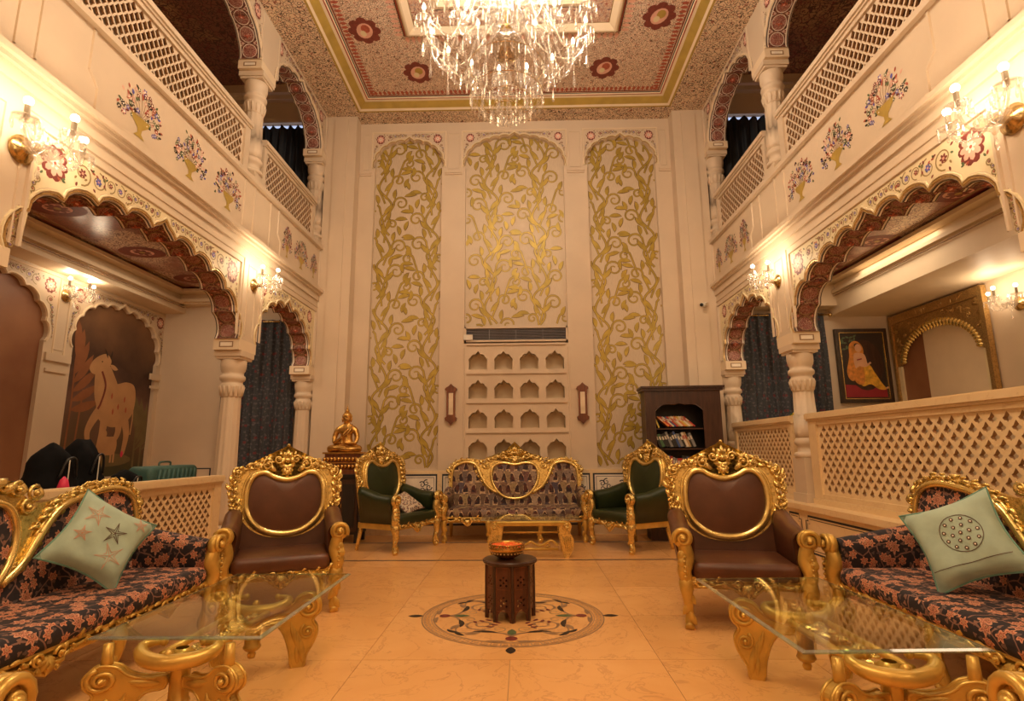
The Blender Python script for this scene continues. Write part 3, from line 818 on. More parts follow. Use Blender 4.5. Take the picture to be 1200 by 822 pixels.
# ---- pierced lattices ------------------------------------------------------------
TREFOIL = (.33, .21, .24, .37, .24, .21, .33, .26, .17, .24, .17, .26)
QUATRE = (.36, .25, .30, .43, .30, .25, .36, .25, .30, .43, .30, .25)
def jali(mb, u0, u1, v0, v1, pitch, w0, w1, shape):
    """plate of rhombic cells each pierced by a foiled hole; cells cut at the rim are solid"""
    fm = mb.slots[mb.cur]; nu = max(1, round((u1-u0)/pitch)); nv = max(1, round((v1-v0)/pitch)); pu = (u1-u0)/nu; pv = (v1-v0)/nv
    for i in range(2*nu+1):
        for j in range(2*nv+1):
            if (i+j) % 2 == 0: continue
            cu = u0+i*pu/2; cv = v0+j*pv/2
            D = [(cu+pu/2, cv), (cu, cv+pv/2), (cu-pu/2, cv), (cu, cv-pv/2)]
            if i in (0, 2*nu) or j in (0, 2*nv):
                D = [(min(max(x, u0), u1), min(max(y, v0), v1)) for x, y in D]; E = []
                for d in D:
                    if not E or (abs(d[0]-E[-1][0])+abs(d[1]-E[-1][1])) > 1e-6: E.append(d)
                a = [mb.V((x, y, w0)) for x, y in E]; b = [mb.V((x, y, w1)) for x, y in E]; mb.F(*a); mb.F(*b[::-1]); continue
            hole = [(cu+pu*shape[k]*math.cos(PI*k/6), cv+pv*shape[k]*math.sin(PI*k/6)) for k in range(12)]
            out = []
            for k in range(12):
                q, f = divmod(k, 3); f /= 3; A, B = D[q], D[(q+1) % 4]; out.append((A[0]+(B[0]-A[0])*f, A[1]+(B[1]-A[1])*f))
            ia = [mb.V((x, y, w0)) for x, y in out]; ib = [mb.V((x, y, w0)) for x, y in hole]; ic = [mb.V((x, y, w1)) for x, y in hole]; id_ = [mb.V((x, y, w1)) for x, y in out]
            mb.skin([ia, ib]); mb.skin([ic, id_]); mb.mat('hole_shade'); mb.skin([ib, ic]); mb.mat(fm)  # hole sides get the painted shade colour, faces keep their own
def balustrade(s, y0, y1, z0, zt, pitch, label, grp, mat, post0=.1, post1=.1, off=.10, rail=.09, name='balustrade', base=.08, rad=.44):
    root = empty(name, (CX+s*(HW+off), (y0+y1)/2, z0)); yc = (y0+y1)/2; h = zt-z0
    M = Matrix(((0, 0, s, 0), (1, 0, 0, 0), (0, 1, 0, 0), (0, 0, 0, 1)))
    L = (y1-y0)/2
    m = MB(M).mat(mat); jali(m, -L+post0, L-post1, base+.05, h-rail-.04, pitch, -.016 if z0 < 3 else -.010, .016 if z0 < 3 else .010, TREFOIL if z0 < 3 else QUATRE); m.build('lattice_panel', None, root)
    m = MB(M).mat(mat)
    for a, b in ((-L, -L+post0), (L-post1, L)): m.box(a, b, base+.001, h-rail-.001, -.04, .04)
    m.box(-L+post0, L-post1, h-rail-.045, h-rail-.001, -.036, .036).box(-L+post0, L-post1, base+.001, base+.055, -.036, .036); m.build('stile_frame', None, root)
    m = MB(M).mat(mat); m.box(-L, L, 0, base, -.06, .06); m.build('plinth', None, root)
    m = MB(M).mat(mat); m.box(-L-.01, L+.01, h-rail, h-rail*.72, -.055, .055).box(-L-.008, L+.008, h-rail*.72, h-rail*.12, -.075, .075).box(-L-.01, L+.01, h-rail*.12, h, -.06, .06); m.build('handrail', None, root)
    return tag(root, label, 'balustrade', grp)
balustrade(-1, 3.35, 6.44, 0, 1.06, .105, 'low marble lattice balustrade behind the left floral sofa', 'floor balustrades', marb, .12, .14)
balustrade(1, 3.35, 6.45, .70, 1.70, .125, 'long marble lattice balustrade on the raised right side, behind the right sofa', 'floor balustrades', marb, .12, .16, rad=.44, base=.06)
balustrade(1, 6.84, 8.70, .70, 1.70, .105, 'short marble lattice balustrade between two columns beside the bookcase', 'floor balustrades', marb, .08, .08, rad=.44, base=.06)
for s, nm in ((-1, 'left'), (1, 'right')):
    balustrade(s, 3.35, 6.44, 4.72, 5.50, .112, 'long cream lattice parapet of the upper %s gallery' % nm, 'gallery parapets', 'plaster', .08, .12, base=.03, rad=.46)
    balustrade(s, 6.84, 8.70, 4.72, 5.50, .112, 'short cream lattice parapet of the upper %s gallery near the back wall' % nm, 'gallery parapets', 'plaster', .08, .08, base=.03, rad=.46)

# ---- back wall -------------------------------------------------------------------
BM = Matrix(((1, 0, 0, 0), (0, 0, 1, YB), (0, 1, 0, 0), (0, 0, 0, 1)))      # u=X v=Z w=+Y
A1 = foil_arch(-1.99, 1.20, 6.30, 6.86, 11, 2.3, .20, .06); A2 = foil_arch(-.10, 1.74, 6.30, 6.92, 13, 2.3, .18, .06); A3 = foil_arch(1.79, 1.20, 6.30, 6.86, 11, 2.3, .20, .06)
def hole(A, z0): return [(A[0][0], z0)]+A+[(A[-1][0], z0)]
outer = [(-6.2, 0), (6.3, 0), (6.3, 7.9), (-6.2, 7.9)]
mb = MB(BM).mat('plaster')
# niche bank inside the middle opening
nich = []
for r in range(4):
    for c in range(4):
        x = CX-.640+.427*c; z = 2.64-.485*r
        nich.append(foil_arch(x, .30, z+.13, z+.31, 5, 2.0, .22, .05, 4))
holes = [hole(A1, 1.02), hole(A3, 1.02), hole(A2, 3.08)]+[[(n[0][0], n[0][1]-.13)]+n+[(n[-1][0], n[-1][1]-.13)] for n in nich]
mb.prism([outer]+holes, 0, .10)
wb = struct(mb.build('wall_back'))
for n in nich:
    m = MB(BM).mat('plaster_pale'); lp = [(n[0][0], n[0][1]-.13)]+n+[(n[-1][0], n[-1][1]-.13)]
    a = [m.V((u, v, .002)) for u, v in lp]; b = [m.V((u, v, .24)) for u, v in lp]; m.skin([a, b]); m.F(*b); m.build('niche', None, wb)
m = MB(BM).mat('plaster')
for r in range(4): m.box(-.93, .73, 3.045-.485*r, 3.075-.485*r, -.03, .001)
for x in (-.97, .77): frame_lines(m, [(x, 1.05), (x, 3.0)], .03, .012)
m.build('niche_shelf_moulding', None, wb)
MB(BM).mat('plaster').box(-6.2, 6.3, 0, 7.9, .26, .30).build('back_skin', None, wb)
# wallpaper panels
PANEL = []
def plant(P, x, y, k, f, rnd):
    L = lambda u, v: (x+f*u*k, y+v*k)
    an = lambda a: a if f > 0 else PI-a
    stem = cat_spline([(-.08, -.1), (.07, .13), (-.10, .40), (.10, .68), (-.05, .98)], 7, False)
    P.line([L(*p) for p in stem], .036*k, 'wallpaper_edge'); P.line([L(*p) for p in stem], .022*k, 'wallpaper_leaf', .001)
    for (u, v, r, a, sg, tn) in ((.20, .32, .13, 3.3, -1, 1.4), (-.25, .42, .12, -.3, 1, 1.4), (.24, .72, .12, 3.4, -1, 1.35), (-.20, .80, .10, -.4, 1, 1.3), (-.12, .08, .08, -.2, 1, 1.3), (.36, .08, .09, 3.0, -1, 1.3)):
        X, Y = L(u, v); P.spiral(X, Y, r*k, an(a), tn, .036*k, 'wallpaper_edge', f*sg, n=18); P.spiral(X, Y, r*k, an(a), tn, .024*k, 'wallpaper_leaf', f*sg, .001, n=18)
        root = L(0 if abs(u) < .3 else u*.5, v-.30); ex = (X+r*k*math.cos(an(a)), Y+r*k*math.sin(an(a)))
        cs = cat_spline([root, ((root[0]*.6+ex[0]*.4), root[1]*.55+ex[1]*.45), ex], 5, False); P.line(cs, .032*k, 'wallpaper_edge'); P.line(cs, .020*k, 'wallpaper_leaf', .001)
        for j in range(3):
            b = a+sg*(.9+j*1.35); P.lf(X+r*k*1.05*math.cos(an(b)), Y+r*k*1.05*math.sin(an(b)), an(b+sg*.8), (.16+.03*(j % 2))*k, .058*k, 'wallpaper_leaf', .0018, f*sg*.7)
        for j in range(3):
            b = a+sg*(.9+j*1.35); P.lf(X+r*k*1.0*math.cos(an(b)), Y+r*k*1.0*math.sin(an(b)), an(b+sg*.8), (.175+.03*(j % 2))*k, .072*k, 'wallpaper_edge', .0006, f*sg*.7)
    for v, a, l in ((.16, .7, .22), (.26, 2.5, .20), (.54, .6, .22), (.62, 2.4, .2), (.92, 2.0, .18), (.98, 1.1, .2)):
        X, Y = L(.02, v); P.lf(X, Y, an(a), l*k, .060*k, 'wallpaper_leaf', .0018, f*(.5 if a < 1.5 else -.5)); P.lf(X, Y, an(a), (l+.02)*k, .076*k, 'wallpaper_edge', .0006, f*(.5 if a < 1.5 else -.5))
for A, z0, nc in ((A1, 1.02, 2), (A2, 3.38, 2), (A3, 1.02, 2)):
    u0, u1 = A[0][0], A[-1][0]
    m = MB(BM).mat('wallpaper_ground'); m.prism([[(u0-.01, z0), (u1+.01, z0), (u1+.01, 6.99), (u0-.01, 6.99)]], .09, .12)
    pan = m.build('wallpaper_panel', None, wb)
    P = Paint(lambda u, v, h: (u, YB+.09-h, v)); P.h = .003
    poly = [(u0+.01, z0+.02), (u0+.01, 6.3)]+offset_in(A, .02)[1:-1]+[(u1-.01, 6.3), (u1-.01, z0+.02)]
    P.clip = lambda x, y: u0+.005 < x < u1-.005 and z0+.01 < y < 6.94
    rnd = random.Random(4); wd = .84; nc = 2; um = (u0+u1)/2-wd
    zz = z0-.45; row = 0; KP = 1.15
    while zz < 6.95:
        for c in range(-1, nc+1): plant(P, um+wd*(c+.5), zz+(.5 if c % 2 else 0), KP, 1 if (c+row) % 2 else -1, rnd)
        zz += 1.0*KP; row += 1
    stuff(P.build('gold_leaf_relief', pan))
    # spandrel paint and frame
    m = MB(BM).mat('plaster_pale'); frame_lines(m, [(u0-.06, 6.28), (u0-.06, 6.98), (u1+.06, 6.98), (u1+.06, 6.28)], .03, .015)
    m.mat('gold_dull'); frame_lines(m, offset_in(A, -.012), .012, .008); m.mat('paint_ivory'); frame_lines(m, offset_in(A, -.03), .02, .014)
    m.build('arch_edge_moulding', None, wb)
    P = Paint(lambda u, v, h: (u, YB-h, v)); spandrel_paint(P, A, u0-.03, u1+.03, 6.965, 8, True); P.clip = None; P.build('spandrel_painting', wb)
m = MB(BM).mat('plaster')
for x0, x1 in ((-2.85, -2.65), (-1.33, -1.03), (.83, 1.13), (2.45, 2.65)):
    m.box(x0, x1, 6.17, 6.21, -.035, .001).box(x0, x1, 6.14, 6.17, -.02, .001)
    frame_lines(m, [(x0+.05, 6.26), (x1-.05, 6.26), (x1-.05, 6.94), (x0+.05, 6.94)], .014, .008, True)
m.build('pilaster_capping', None, wb)
# corner piers
for x0, x1, nm in ((CX-HW-.001, -2.87, 'trim_2'), (2.67, CX+HW+.001, 'trim_3')):
    m = MB().mat('plaster').box(x0, x1, 8.86, YB-.001, 0, 7.16).box((x0+x1)/2-.12, (x0+x1)/2+.12, 8.835, 8.86, 1.0, 7.1)
    struct(m.build(nm))
# dado with inlay frames
m = MB(BM).mat('marble_rail').box(-2.87, 2.67, 0, 1.0, -.02, .001); m.build('dado', None, wb)
P = Paint(lambda u, v, h: (u, YB-.02-h, v))
for a, b in ((-2.75, -2.45), (-2.35, -1.40), (-1.30, -.1), (0, 1.05), (1.12, 1.80), (1.95, 2.6)):
    P.poly([(a, .16), (b, .16), (b, .93), (a, .93)], 'paint_white', -.001); P.line([(a, .16), (b, .16), (b, .93), (a, .93)], .036, 'paint_navy', closed=True); P.line([(a+.04, .20), (b-.04, .20), (b-.04, .89), (a+.04, .89)], .010, 'paint_navy', closed=True)
    if b-a > .5:
        for q in (a+.18, b-.18):
            for e in range(5): P.spiral(q+.06*math.cos(e*1.26), .74+.07*math.sin(e*1.26), .052, e*1.26, 1.2, .018, 'paint_navy', 1 if e % 2 else -1, n=12)
P.build('dado_inlay', wb)

# ---- ceiling of the hall ---------------------------------------------------------
ZC = 7.16
def ring(mb, x0, x1, y0, y1, i, za, zb_, j=None):
    """mitred band: outer rect at za, inner rect inset by i at zb_"""
    a = [mb.V(p) for p in ((x0, y0, za), (x1, y0, za), (x1, y1, za), (x0, y1, za))]
    b = [mb.V(p) for p in ((x0+i, y0+i, zb_), (x1-i, y0+i, zb_), (x1-i, y1-i, zb_), (x0+i, y1-i, zb_))]
    mb.skin([a, b]); return (x0+i, x1-i, y0+i, y1-i)
cy = 4.77; ye0 = cy-(8.75-cy)
cl = struct(MB().mat('plaster').box(CX-HW-TH-.05, CX+HW+TH+.05, YN, YB+.3, 7.42, 7.5).build('ceiling'))
m = MB().mat('ceiling_scroll'); X0, X1, Y0, Y1 = -2.82, 2.62, ye0, 8.75
for b in ((CX-HW-.0, X0, YN, YB), (X1, CX+HW, YN, YB), (X0, X1, Y1, YB), (X0, X1, YN, Y0)): m.box(b[0], b[1], b[2], b[3], ZC, ZC+.20)
m.build('scroll_painted_soffit', None, cl)
m = MB().mat('paint_gold'); r = ring(m, X0, X1, Y0, Y1, .03, ZC, ZC+.005)
m.mat('plaster_pale'); r = ring(m, *r, .03, ZC+.005, ZC+.03); m.mat('paint_gold'); r = ring(m, *r, .10, ZC+.03, ZC+.10); m.mat('plaster_pale'); r = ring(m, *r, .04, ZC+.10, ZC+.11)
m.mat('paint_red'); r = ring(m, *r, .02, ZC+.11, ZC+.11); m.mat('plaster_pale'); r = ring(m, *r, .012, ZC+.11, ZC+.125); m.mat('paint_navy'); r = ring(m, *r, .014, ZC+.125, ZC+.13); m.mat('plaster_pale'); r = ring(m, *r, .012, ZC+.13, ZC+.13)
m.mat('paint_maroon'); r = ring(m, *r, .02, ZC+.13, ZC+.135)
m.build('gilded_cornice', None, cl)
x0, x1, y0, y1 = r; zt = ZC+.135
m = MB().mat('ceiling_scroll_fine'); I0 = (-1.68, 1.48, cy-2.36, cy+2.36)
for b in ((x0, I0[0], y0, y1), (I0[1], x1, y0, y1), (I0[0], I0[1], y0, I0[2]), (I0[0], I0[1], I0[3], y1)): m.box(b[0], b[1], b[2], b[3], zt, zt+.02)
pc = m.build('floral_ceiling_field', None, cl)
P = Paint(lambda u, v, h: (u, v, zt-h)); P.h = .001
def scallops(x0, x1, y0, y1, d, sg, mat):
    for (ax, ay, bx, by, nx, ny) in ((x0, y0, x1, y0, 0, 1), (x1, y0, x1, y1, -1, 0), (x1, y1, x0, y1, 0, -1), (x0, y1, x0, y0, 1, 0)):
        L = math.hypot(bx-ax, by-ay); n = int(L/d)
        for k in range(n):
            t = (k+.5)/n; P.lf(ax+(bx-ax)*t, ay+(by-ay)*t, math.atan2(ny*sg, nx*sg), d*1.5, d*.7, mat, 0, 0)
scallops(x0, x1, y0, y1, .075, 1, 'paint_red'); scallops(*I0, .085, -1, 'paint_pink')
P.build('scalloped_border', pc)
for (u, v, k) in ((-2.22, 7.0, 0), (-1.62, 7.92, 1), (1.36, 7.90, 2), (1.98, 6.85, 3), (-2.22, 4.77, 0), (1.98, 4.77, 3), (-2.22, 2.6, 2), (1.98, 2.6, 1)):
    P = Paint(lambda u, v, h: (u, v, zt-h)); P.h = .0015
    for j in range(8):
        a = PI*j/4; P.disc(u+.16*math.cos(a), v+.18*math.sin(a), .08, 'paint_maroon', .0004, 8)
    P.disc(u, v, .19, 'paint_maroon', .0008, 16, .22); P.disc(u, v, .115, 'paint_pink', .0016, 16, .15, .3)
    P.disc(u+.02, v-.04, .065, 'paint_red' if k % 2 == 0 else 'paint_gold', .0024, 10, .08); P.disc(u-.03, v+.05, .045, 'paint_ivory', .0024, 9, .06)
    P.build('ceiling_medallion', pc)
m = MB().mat('line_dark'); r = ring(m, *I0, .012, zt, zt-.004); m.mat('paint_red'); r = ring(m, *r, .02, zt-.004, zt-.004); m.mat('line_dark'); r = ring(m, *r, .012, zt-.004, zt-.03)
m.mat('plaster_pale'); r = ring(m, *r, .03, zt-.03, zt-.04); r = ring(m, *r, .03, zt-.06, zt-.06); r = ring(m, *r, .08, zt-.06, zt+.0)
m.mat('line_olive'); r = ring(m, *r, .012, zt, zt); m.mat('ceiling_frame_pattern'); r = ring(m, *r, .28, zt, zt)
m.mat('line_dark'); r = ring(m, *r, .012, zt, zt); m.mat('plaster_pale'); r = ring(m, *r, .08, zt, zt-.03); r = ring(m, *r, .10, zt-.03, zt+.05)
m.mat('ceiling_frame_pattern'); m.box(r[0], r[1], r[2], r[3], zt+.05, zt+.07)
m.build('inner_cornice', None, cl)
# end wall behind the camera
we = struct(MB().mat('plaster').box(-6.4, 6.5, YN-.2, YN, -.1, 7.9).build('wall_near'))

# ---- aisles ----------------------------------------------------------------------
ZA = 4.02
def aisle(s):
    nm = 'left' if s < 0 else 'right'; xi = CX+s*(HW+TH); xo = -6.1 if s < 0 else 6.16; zf = 0 if s < 0 else .70
    X = lambda a, b: (min(a, b), max(a, b))
    # gallery slab and lower ceiling
    m = MB().mat('aisle_ceiling').box(*X(xi, xo), YN, YB, ZA, ZA+.06); c = struct(m.build('ceiling_aisle_'+nm))
    m = MB().mat('plaster').box(*X(xi, xo+s*.3), YN, YB, ZA+.06, 4.66); m.build('gallery_slab', None, c)
    m = MB().mat('marble_rail').box(*X(xi, xo+s*.3), YN, YB, 4.66, 4.72); m.build('gallery_floor', None, c)
    # soffit border and cornice
    so = .34 if s < 0 else 1.05; zs = 3.66 if s < 0 else 3.46
    m = MB().mat('plaster_pale'); m.box(*X(xo, xo-s*so), YN, YB, zs, ZA); m.box(*X(xi, xo-s*so), YB-(.18 if s < 0 else .30), YB-.001, zs+.12, ZA-.002); m.box(*X(xi, xi+s*.18), YN, YB-.1, 3.74, ZA)
    e = xo-s*so
    for k, (d, z) in enumerate(((.07, 3.78), (.16, 3.94))): m.box(*X(e, e-s*d), YN, YB-.1, z, z+.05)
    for k, (d, z) in enumerate(((.26, 3.803), (.38, 3.944))): m.box(*X(xi, e), YB-d, YB, z, z+.05)
    m.build('cornice', None, c)
    m = MB().mat('line_brown'); m.box(*X(e-s*.20, e-s*.24), YN, YB-.4, ZA-.004, ZA); m.box(*X(e-s*.02, e-s*.05), YN, YB-.1, 3.735, 3.74); m.build('dark_cornice_line', None, c)
    P = Paint(lambda u, v, h: (u, v, ZA-h))
    xm = (xi+e)/2
    for y in (4.3, 5.7, 7.1, 8.3):
        for dx in (-.45, .45): P.disc(xm+dx, y, .30, 'paint_maroon', 0, 20, .22); P.disc(xm+dx, y, .15, 'paint_pink', .001, 14, .12); P.flower(xm+dx, y, .12, 'paint_maroon', 'paint_gold', 8, .002)
    P.build('painted_medallion', c)
    # outer wall
    wm = Matrix(((0, 0, s, xo), (1, 0, 0, 0), (0, 1, 0, 0), (0, 0, 0, 1)))
    if s < 0:
        B1 = foil_arch(8.13, 1.74, 2.75, 3.52, 11, 2.6, .22, .07); B2 = foil_arch(5.78, 2.04, 2.75, 3.52, 11, 2.6, .22, .07); B3 = foil_arch(3.2, 2.2, 2.75, 3.52, 11, 2.6, .22, .07)
        m = MB(wm).mat('plaster'); lp = [(YN, 0), (YB, 0), (YB, 4.1), (YN, 4.1)]
        m.prism([lp]+[hole(A, .98) for A in (B1, B2, B3)], 0, .06); ow = struct(m.build('wall_aisle_left'))
        for A, mt in ((B1, 'mural_ground'), (B2, 'mural_plain'), (B3, 'mural_plain')):
            m = MB(wm).mat(mt).box(A[0][0]-.05, A[-1][0]+.05, .95, 3.7, .055, .09); mu = m.build('mural_panel', None, ow)
            if A is B1: mural_cow(mu, xo-.055*0)
            m = MB(wm).mat('plaster_pale'); frame_lines(m, offset_in(A, -.02), .03, .015); c0, c1 = A[0][0]-.14, A[-1][0]+.14
            frame_lines(m, [(c0, 2.6), (c0, 3.62), (c1, 3.62), (c1, 2.6)], .025, .012); m.build('arch_edge_moulding', None, ow)
            P = Paint(lambda u, v, h: (xo+h, u, v)); P.h = .002; spandrel_paint(P, A, c0+.03, c1-.03, 3.60, 11, True); P.clip = None; P.build('spandrel_painting', ow)
        m = MB(wm).mat('plaster')
        for y in (7.03, 9.05, 4.55): m.box(y-.20, y+.20 if y < 9 else YB, 2.50, 2.60, -.03, .001).box(y-.17, y+.17 if y < 9 else YB, 2.36, 2.40, -.02, .001)
        frame_lines(m, [(6.95, 2.66), (6.95, 3.60), (7.11, 3.60), (7.11, 2.66)], .015, .008, True)
        m.build('pilaster_capping', None, ow)
    else:
        ow = struct(MB().mat('plaster').box(xo, xo+.2, YN, YB, 0, 4.1).build('wall_aisle_right'))
    # upper outer wall and ceiling
    up = struct(MB().mat('plaster').box(*X(xo, xo+s*.2), YN, YB, 4.1, 7.9).build('wall_gallery_'+nm))
    uc = struct(MB().mat('gallery_ceiling').box(*X(xi-s*.02, xo), YN, YB, 7.86, 7.95).build('ceiling_gallery_'+nm))
    MB().mat('plaster').box(*X(xi-s*TH*.98, xi), YN, YB, 7.42, 7.95).build('gallery_beam', None, up)
    m = MB().mat('plaster').box(*X(xi, xo), YB-.20, YB, 7.70, 7.86).box(*X(xi, xo), YB-.12, YB, 7.62, 7.70).box(*X(xi, xo), YB-.04, YB, 7.20, 7.30); m.build('gallery_cornice', None, uc)
def mural_cow(par, x):
    P = Paint(lambda u, v, h: (x-.054+h, u, v)); P.h = .001
    for (a, b, sg) in ((7.42, 1.7, 1),):
        for k in range(7): P.lf(7.40, 1.9+.12*k, .2+.22*k, .55, .13, 'mural_leaf_rust', .001*k*.3, .3)
        P.line([(7.40, 1.2), (7.42, 2.0), (7.40, 2.6)], .03, 'mural_leaf_rust'); P.line([(7.55, 1.3), (7.6, 2.2)], .03, 'mural_leaf_rust')
    for u0 in (8.75, 8.9): 
        for k in range(8): P.lf(u0, 1.35+.06*k, .7+.24*k, .62, .08, 'mural_leaf_green', .0005, .2)
        P.line([(u0, 1.1), (u0, 1.7)], .04, 'mural_leaf_green')
    P.disc(8.15, 1.22, .55, 'mural_leaf_green', 0, 20, .10)
    body = cat_spline([(7.84, 2.30), (7.86, 2.02), (7.95, 1.80), (8.2, 1.70), (8.45, 1.76), (8.62, 1.92), (8.66, 2.16), (8.60, 2.36), (8.42, 2.40), (8.2, 2.35), (8.02, 2.44)], 5)
    P.h = .002; P.poly(body, 'mural_cow')
    P.poly(cat_spline([(7.84, 2.05), (7.78, 2.35), (7.80, 2.56), (7.98, 2.64), (8.16, 2.46), (8.24, 2.26), (8.02, 1.95)], 5), 'mural_cow', .0008)
    P.poly(cat_spline([(7.70, 2.62), (7.66, 2.50), (7.76, 2.44), (7.96, 2.50), (8.06, 2.66), (7.96, 2.76), (7.82, 2.72)], 5), 'mural_cow', .0014)
    P.lf(8.04, 2.62, -.5, .18, .07, 'mural_cow', .002); P.disc(7.88, 2.64, .012, 'paint_dark', .003)
    P.lf(7.98, 2.70, 1.9, .16, .03, 'paint_dark', .003); P.lf(8.03, 2.70, 1.2, .14, .03, 'paint_dark', .003)
    for q in (((7.96, 1.95), (7.84, 1.80), (7.76, 1.62), (7.80, 1.45)), ((8.06, 1.85), (8.04, 1.6), (7.98, 1.3)), ((8.46, 1.85), (8.54, 1.6), (8.50, 1.3)), ((8.34, 1.85), (8.36, 1.65), (8.30, 1.5))):
        pts = cat_spline(list(q), 5, False); P.line(pts, [.17*(1-.62*k/len(pts)) for k in range(len(pts))], 'mural_cow', .0006); P.lf(pts[-1][0]-.01, pts[-1][1]+.06, -1.6, .11, .06, 'pink_plastic', .002, 0)
    P.line(cat_spline([(8.58, 2.2), (8.64, 1.9), (8.62, 1.6)], 5, False), .025, 'mural_cow', .0006)
    P.line(cat_spline([(7.90, 2.50), (8.0, 2.30), (7.95, 2.05), (7.90, 1.95)], 5, False), .035, 'paint_maroon', .0024)
    for u, v in ((8.15, 2.15), (8.30, 2.0), (8.42, 2.12), (8.2, 1.92), (8.47, 1.96)): P.lf(u, v-.04, 1.57, .10, .035, 'paint_red', .0024, 0)
    P.poly(cat_spline([(8.02, 1.55), (8.0, 1.38), (8.08, 1.30), (8.30, 1.30), (8.36, 1.42), (8.32, 1.55), (8.18, 1.56)], 4), 'mural_cow', .003)
    P.disc(8.08, 1.60, .06, 'mural_cow', .0034); 
    for u in (8.06, 8.14, 8.26, 8.32): P.line([(u, 1.34), (u, 1.18)], .035, 'mural_cow', .003)
    P.build('cow_painting', par)
aisle(-1); aisle(1)

# ================================================================== FIXTURES
def drop_bm(m, p, L=.05, r=.010, seg=5):
    m.lathe([(r*.25, 0), (r*.5, -L*.2), (r, -L*.65), (r*.6, -L*.92), (.0008, -L)], seg, p, cap=False)
def beads(m, pts, r=.006, step=.016):
    acc = 0
    for a, b in zip(pts, pts[1:]):
        a, b = Vector(a), Vector(b); L = (b-a).length
        while acc < L: m.ball(a+(b-a)*(acc/L), r, 4, 3); acc += step
        acc -= L
def cup_bm(m, p, k=1.0):
    m.lathe([(.012*k, 0), (.030*k, .006*k), (.062*k, .022*k), (.066*k, .026*k), (.030*k, .014*k), (.014*k, .012*k), (.014*k, .03*k)], 14, p, cap=False)
def sconce(loc, rz, label, lit=1.0, k=1.0):
    """wall chandelier: projects along local -Y"""
    root = empty('wall_sconce', loc, rz); root.scale = (k, k, k)
    m = MB(Matrix.Rotation(PI/2, 4, 'X')).mat('brass'); m.smooth = True
    m.lathe([(.001, -.001), (.085, 0), (.088, .012), (.065, .02), (.06, .028), (.03, .04), (.022, .10), (.03, .11), (.001, .12)], 20, cap=False); m.build('backplate', None, root)
    m = MB().mat('crystal'); m.smooth = True
    m.lathe([(.001, -.10), (.012, -.09), (.018, -.07), (.03, -.06), (.075, -.03), (.09, .005), (.085, .008), (.03, -.02), (.02, 0), (.028, .03), (.018, .06), (.02, .10), (.006, .13), (.001, .15)], 14, (0, -.12, 0), cap=False)
    m.build('crystal_bowl', None, root)
    cups = [(-.20, -.20, .05), (0, -.30, .07), (.20, -.20, .05)]
    for c in cups:
        m = MB().mat('crystal'); m.smooth = True
        b = (0, -.13, -.01); d = Vector((c[0], c[1]+.13, 0))
        P = cat_spline([b, (b[0]+d.x*.3, b[1]+d.y*.3, -.06), (b[0]+d.x*.75, b[1]+d.y*.75, -.05), (b[0]+d.x*1.0, b[1]+d.y*1.0, .02), c], 5, False)
        m.tube(P, .009, 6); m.build('arm', None, root)
        m = MB().mat('crystal'); m.smooth = True; cup_bm(m, c, 1.0); bo = m.build('drip_pan', None, root)
        m = MB().mat('crystal')
        for q in range(7): a = 2*PI*q/7; drop_bm(m, (c[0]+.062*math.cos(a), c[1]+.062*math.sin(a), c[2]+.02), .065, .009)
        stuff(m.build('pendant_drops', None, bo))
        m = MB().mat('candle_dark'); m.lathe([(.015, .02), (.015, .10), (.012, .105)], 10, c); m.build('candle_tube', None, root)
        m = MB().mat('bulb_glow'); m.smooth = True; m.ball((c[0], c[1], c[2]+.13), .024, 12, 8); m.build('bulb', None, root)
    m = MB().mat('crystal')
    for a, b in ((cups[0], (0, -.12, .10)), (cups[1], (0, -.12, .10)), (cups[2], (0, -.12, .10)), (cups[0], cups[1]), (cups[1], cups[2])):
        P = [(a[0]+(b[0]-a[0])*t/8, a[1]+(b[1]-a[1])*t/8, a[2]+.01+(b[2]-a[2])*t/8-.09*math.sin(PI*t/8)) for t in range(9)]; beads(m, P, .0065, .015)
        drop_bm(m, P[4], .06, .010)
    drop_bm(m, (0, -.12, -.10), .09, .014); stuff(m.build('bead_garland', None, root))
    tag(root, label, 'wall lamp', 'crystal wall sconces')
    M = Matrix.Translation(Vector(loc)) @ Matrix.Rotation(rz, 4, 'Z')
    q = M @ Vector((0, -.30*k, .22*k)); point(q, 7.5*lit, .06)
    for e in (-1, 1):
        q = M @ Vector((e*.21*k, -.20*k, .20*k)); point(q, 7.5*lit, .06)
    return root
XL, XR = CX-HW, CX+HW
sconce((XL, 3.40, 3.36), PI/2, 'largest crystal wall sconce with three bulbs, above the left wall near the picture edge', .9, 1.15)
sconce((XL, 6.70, 3.40), PI/2, 'crystal sconce above the free-standing left column, beside the small arch', .8)
sconce((XR, 3.32, 3.40), -PI/2, 'large crystal sconce cut by the right picture edge above the arch corner', .9, 1.15)
sconce((XR, 6.70, 3.36), -PI/2, 'crystal sconce above the free-standing right column, beside the small arch', .8)
sconce((-6.10, 7.04, 3.40), PI/2, 'crystal sconce beside the cow mural inside the left aisle', .45)
sconce((6.16, 6.75, 3.05), -PI/2, 'crystal sconce beside the carved gilt arch in the right aisle', .45)

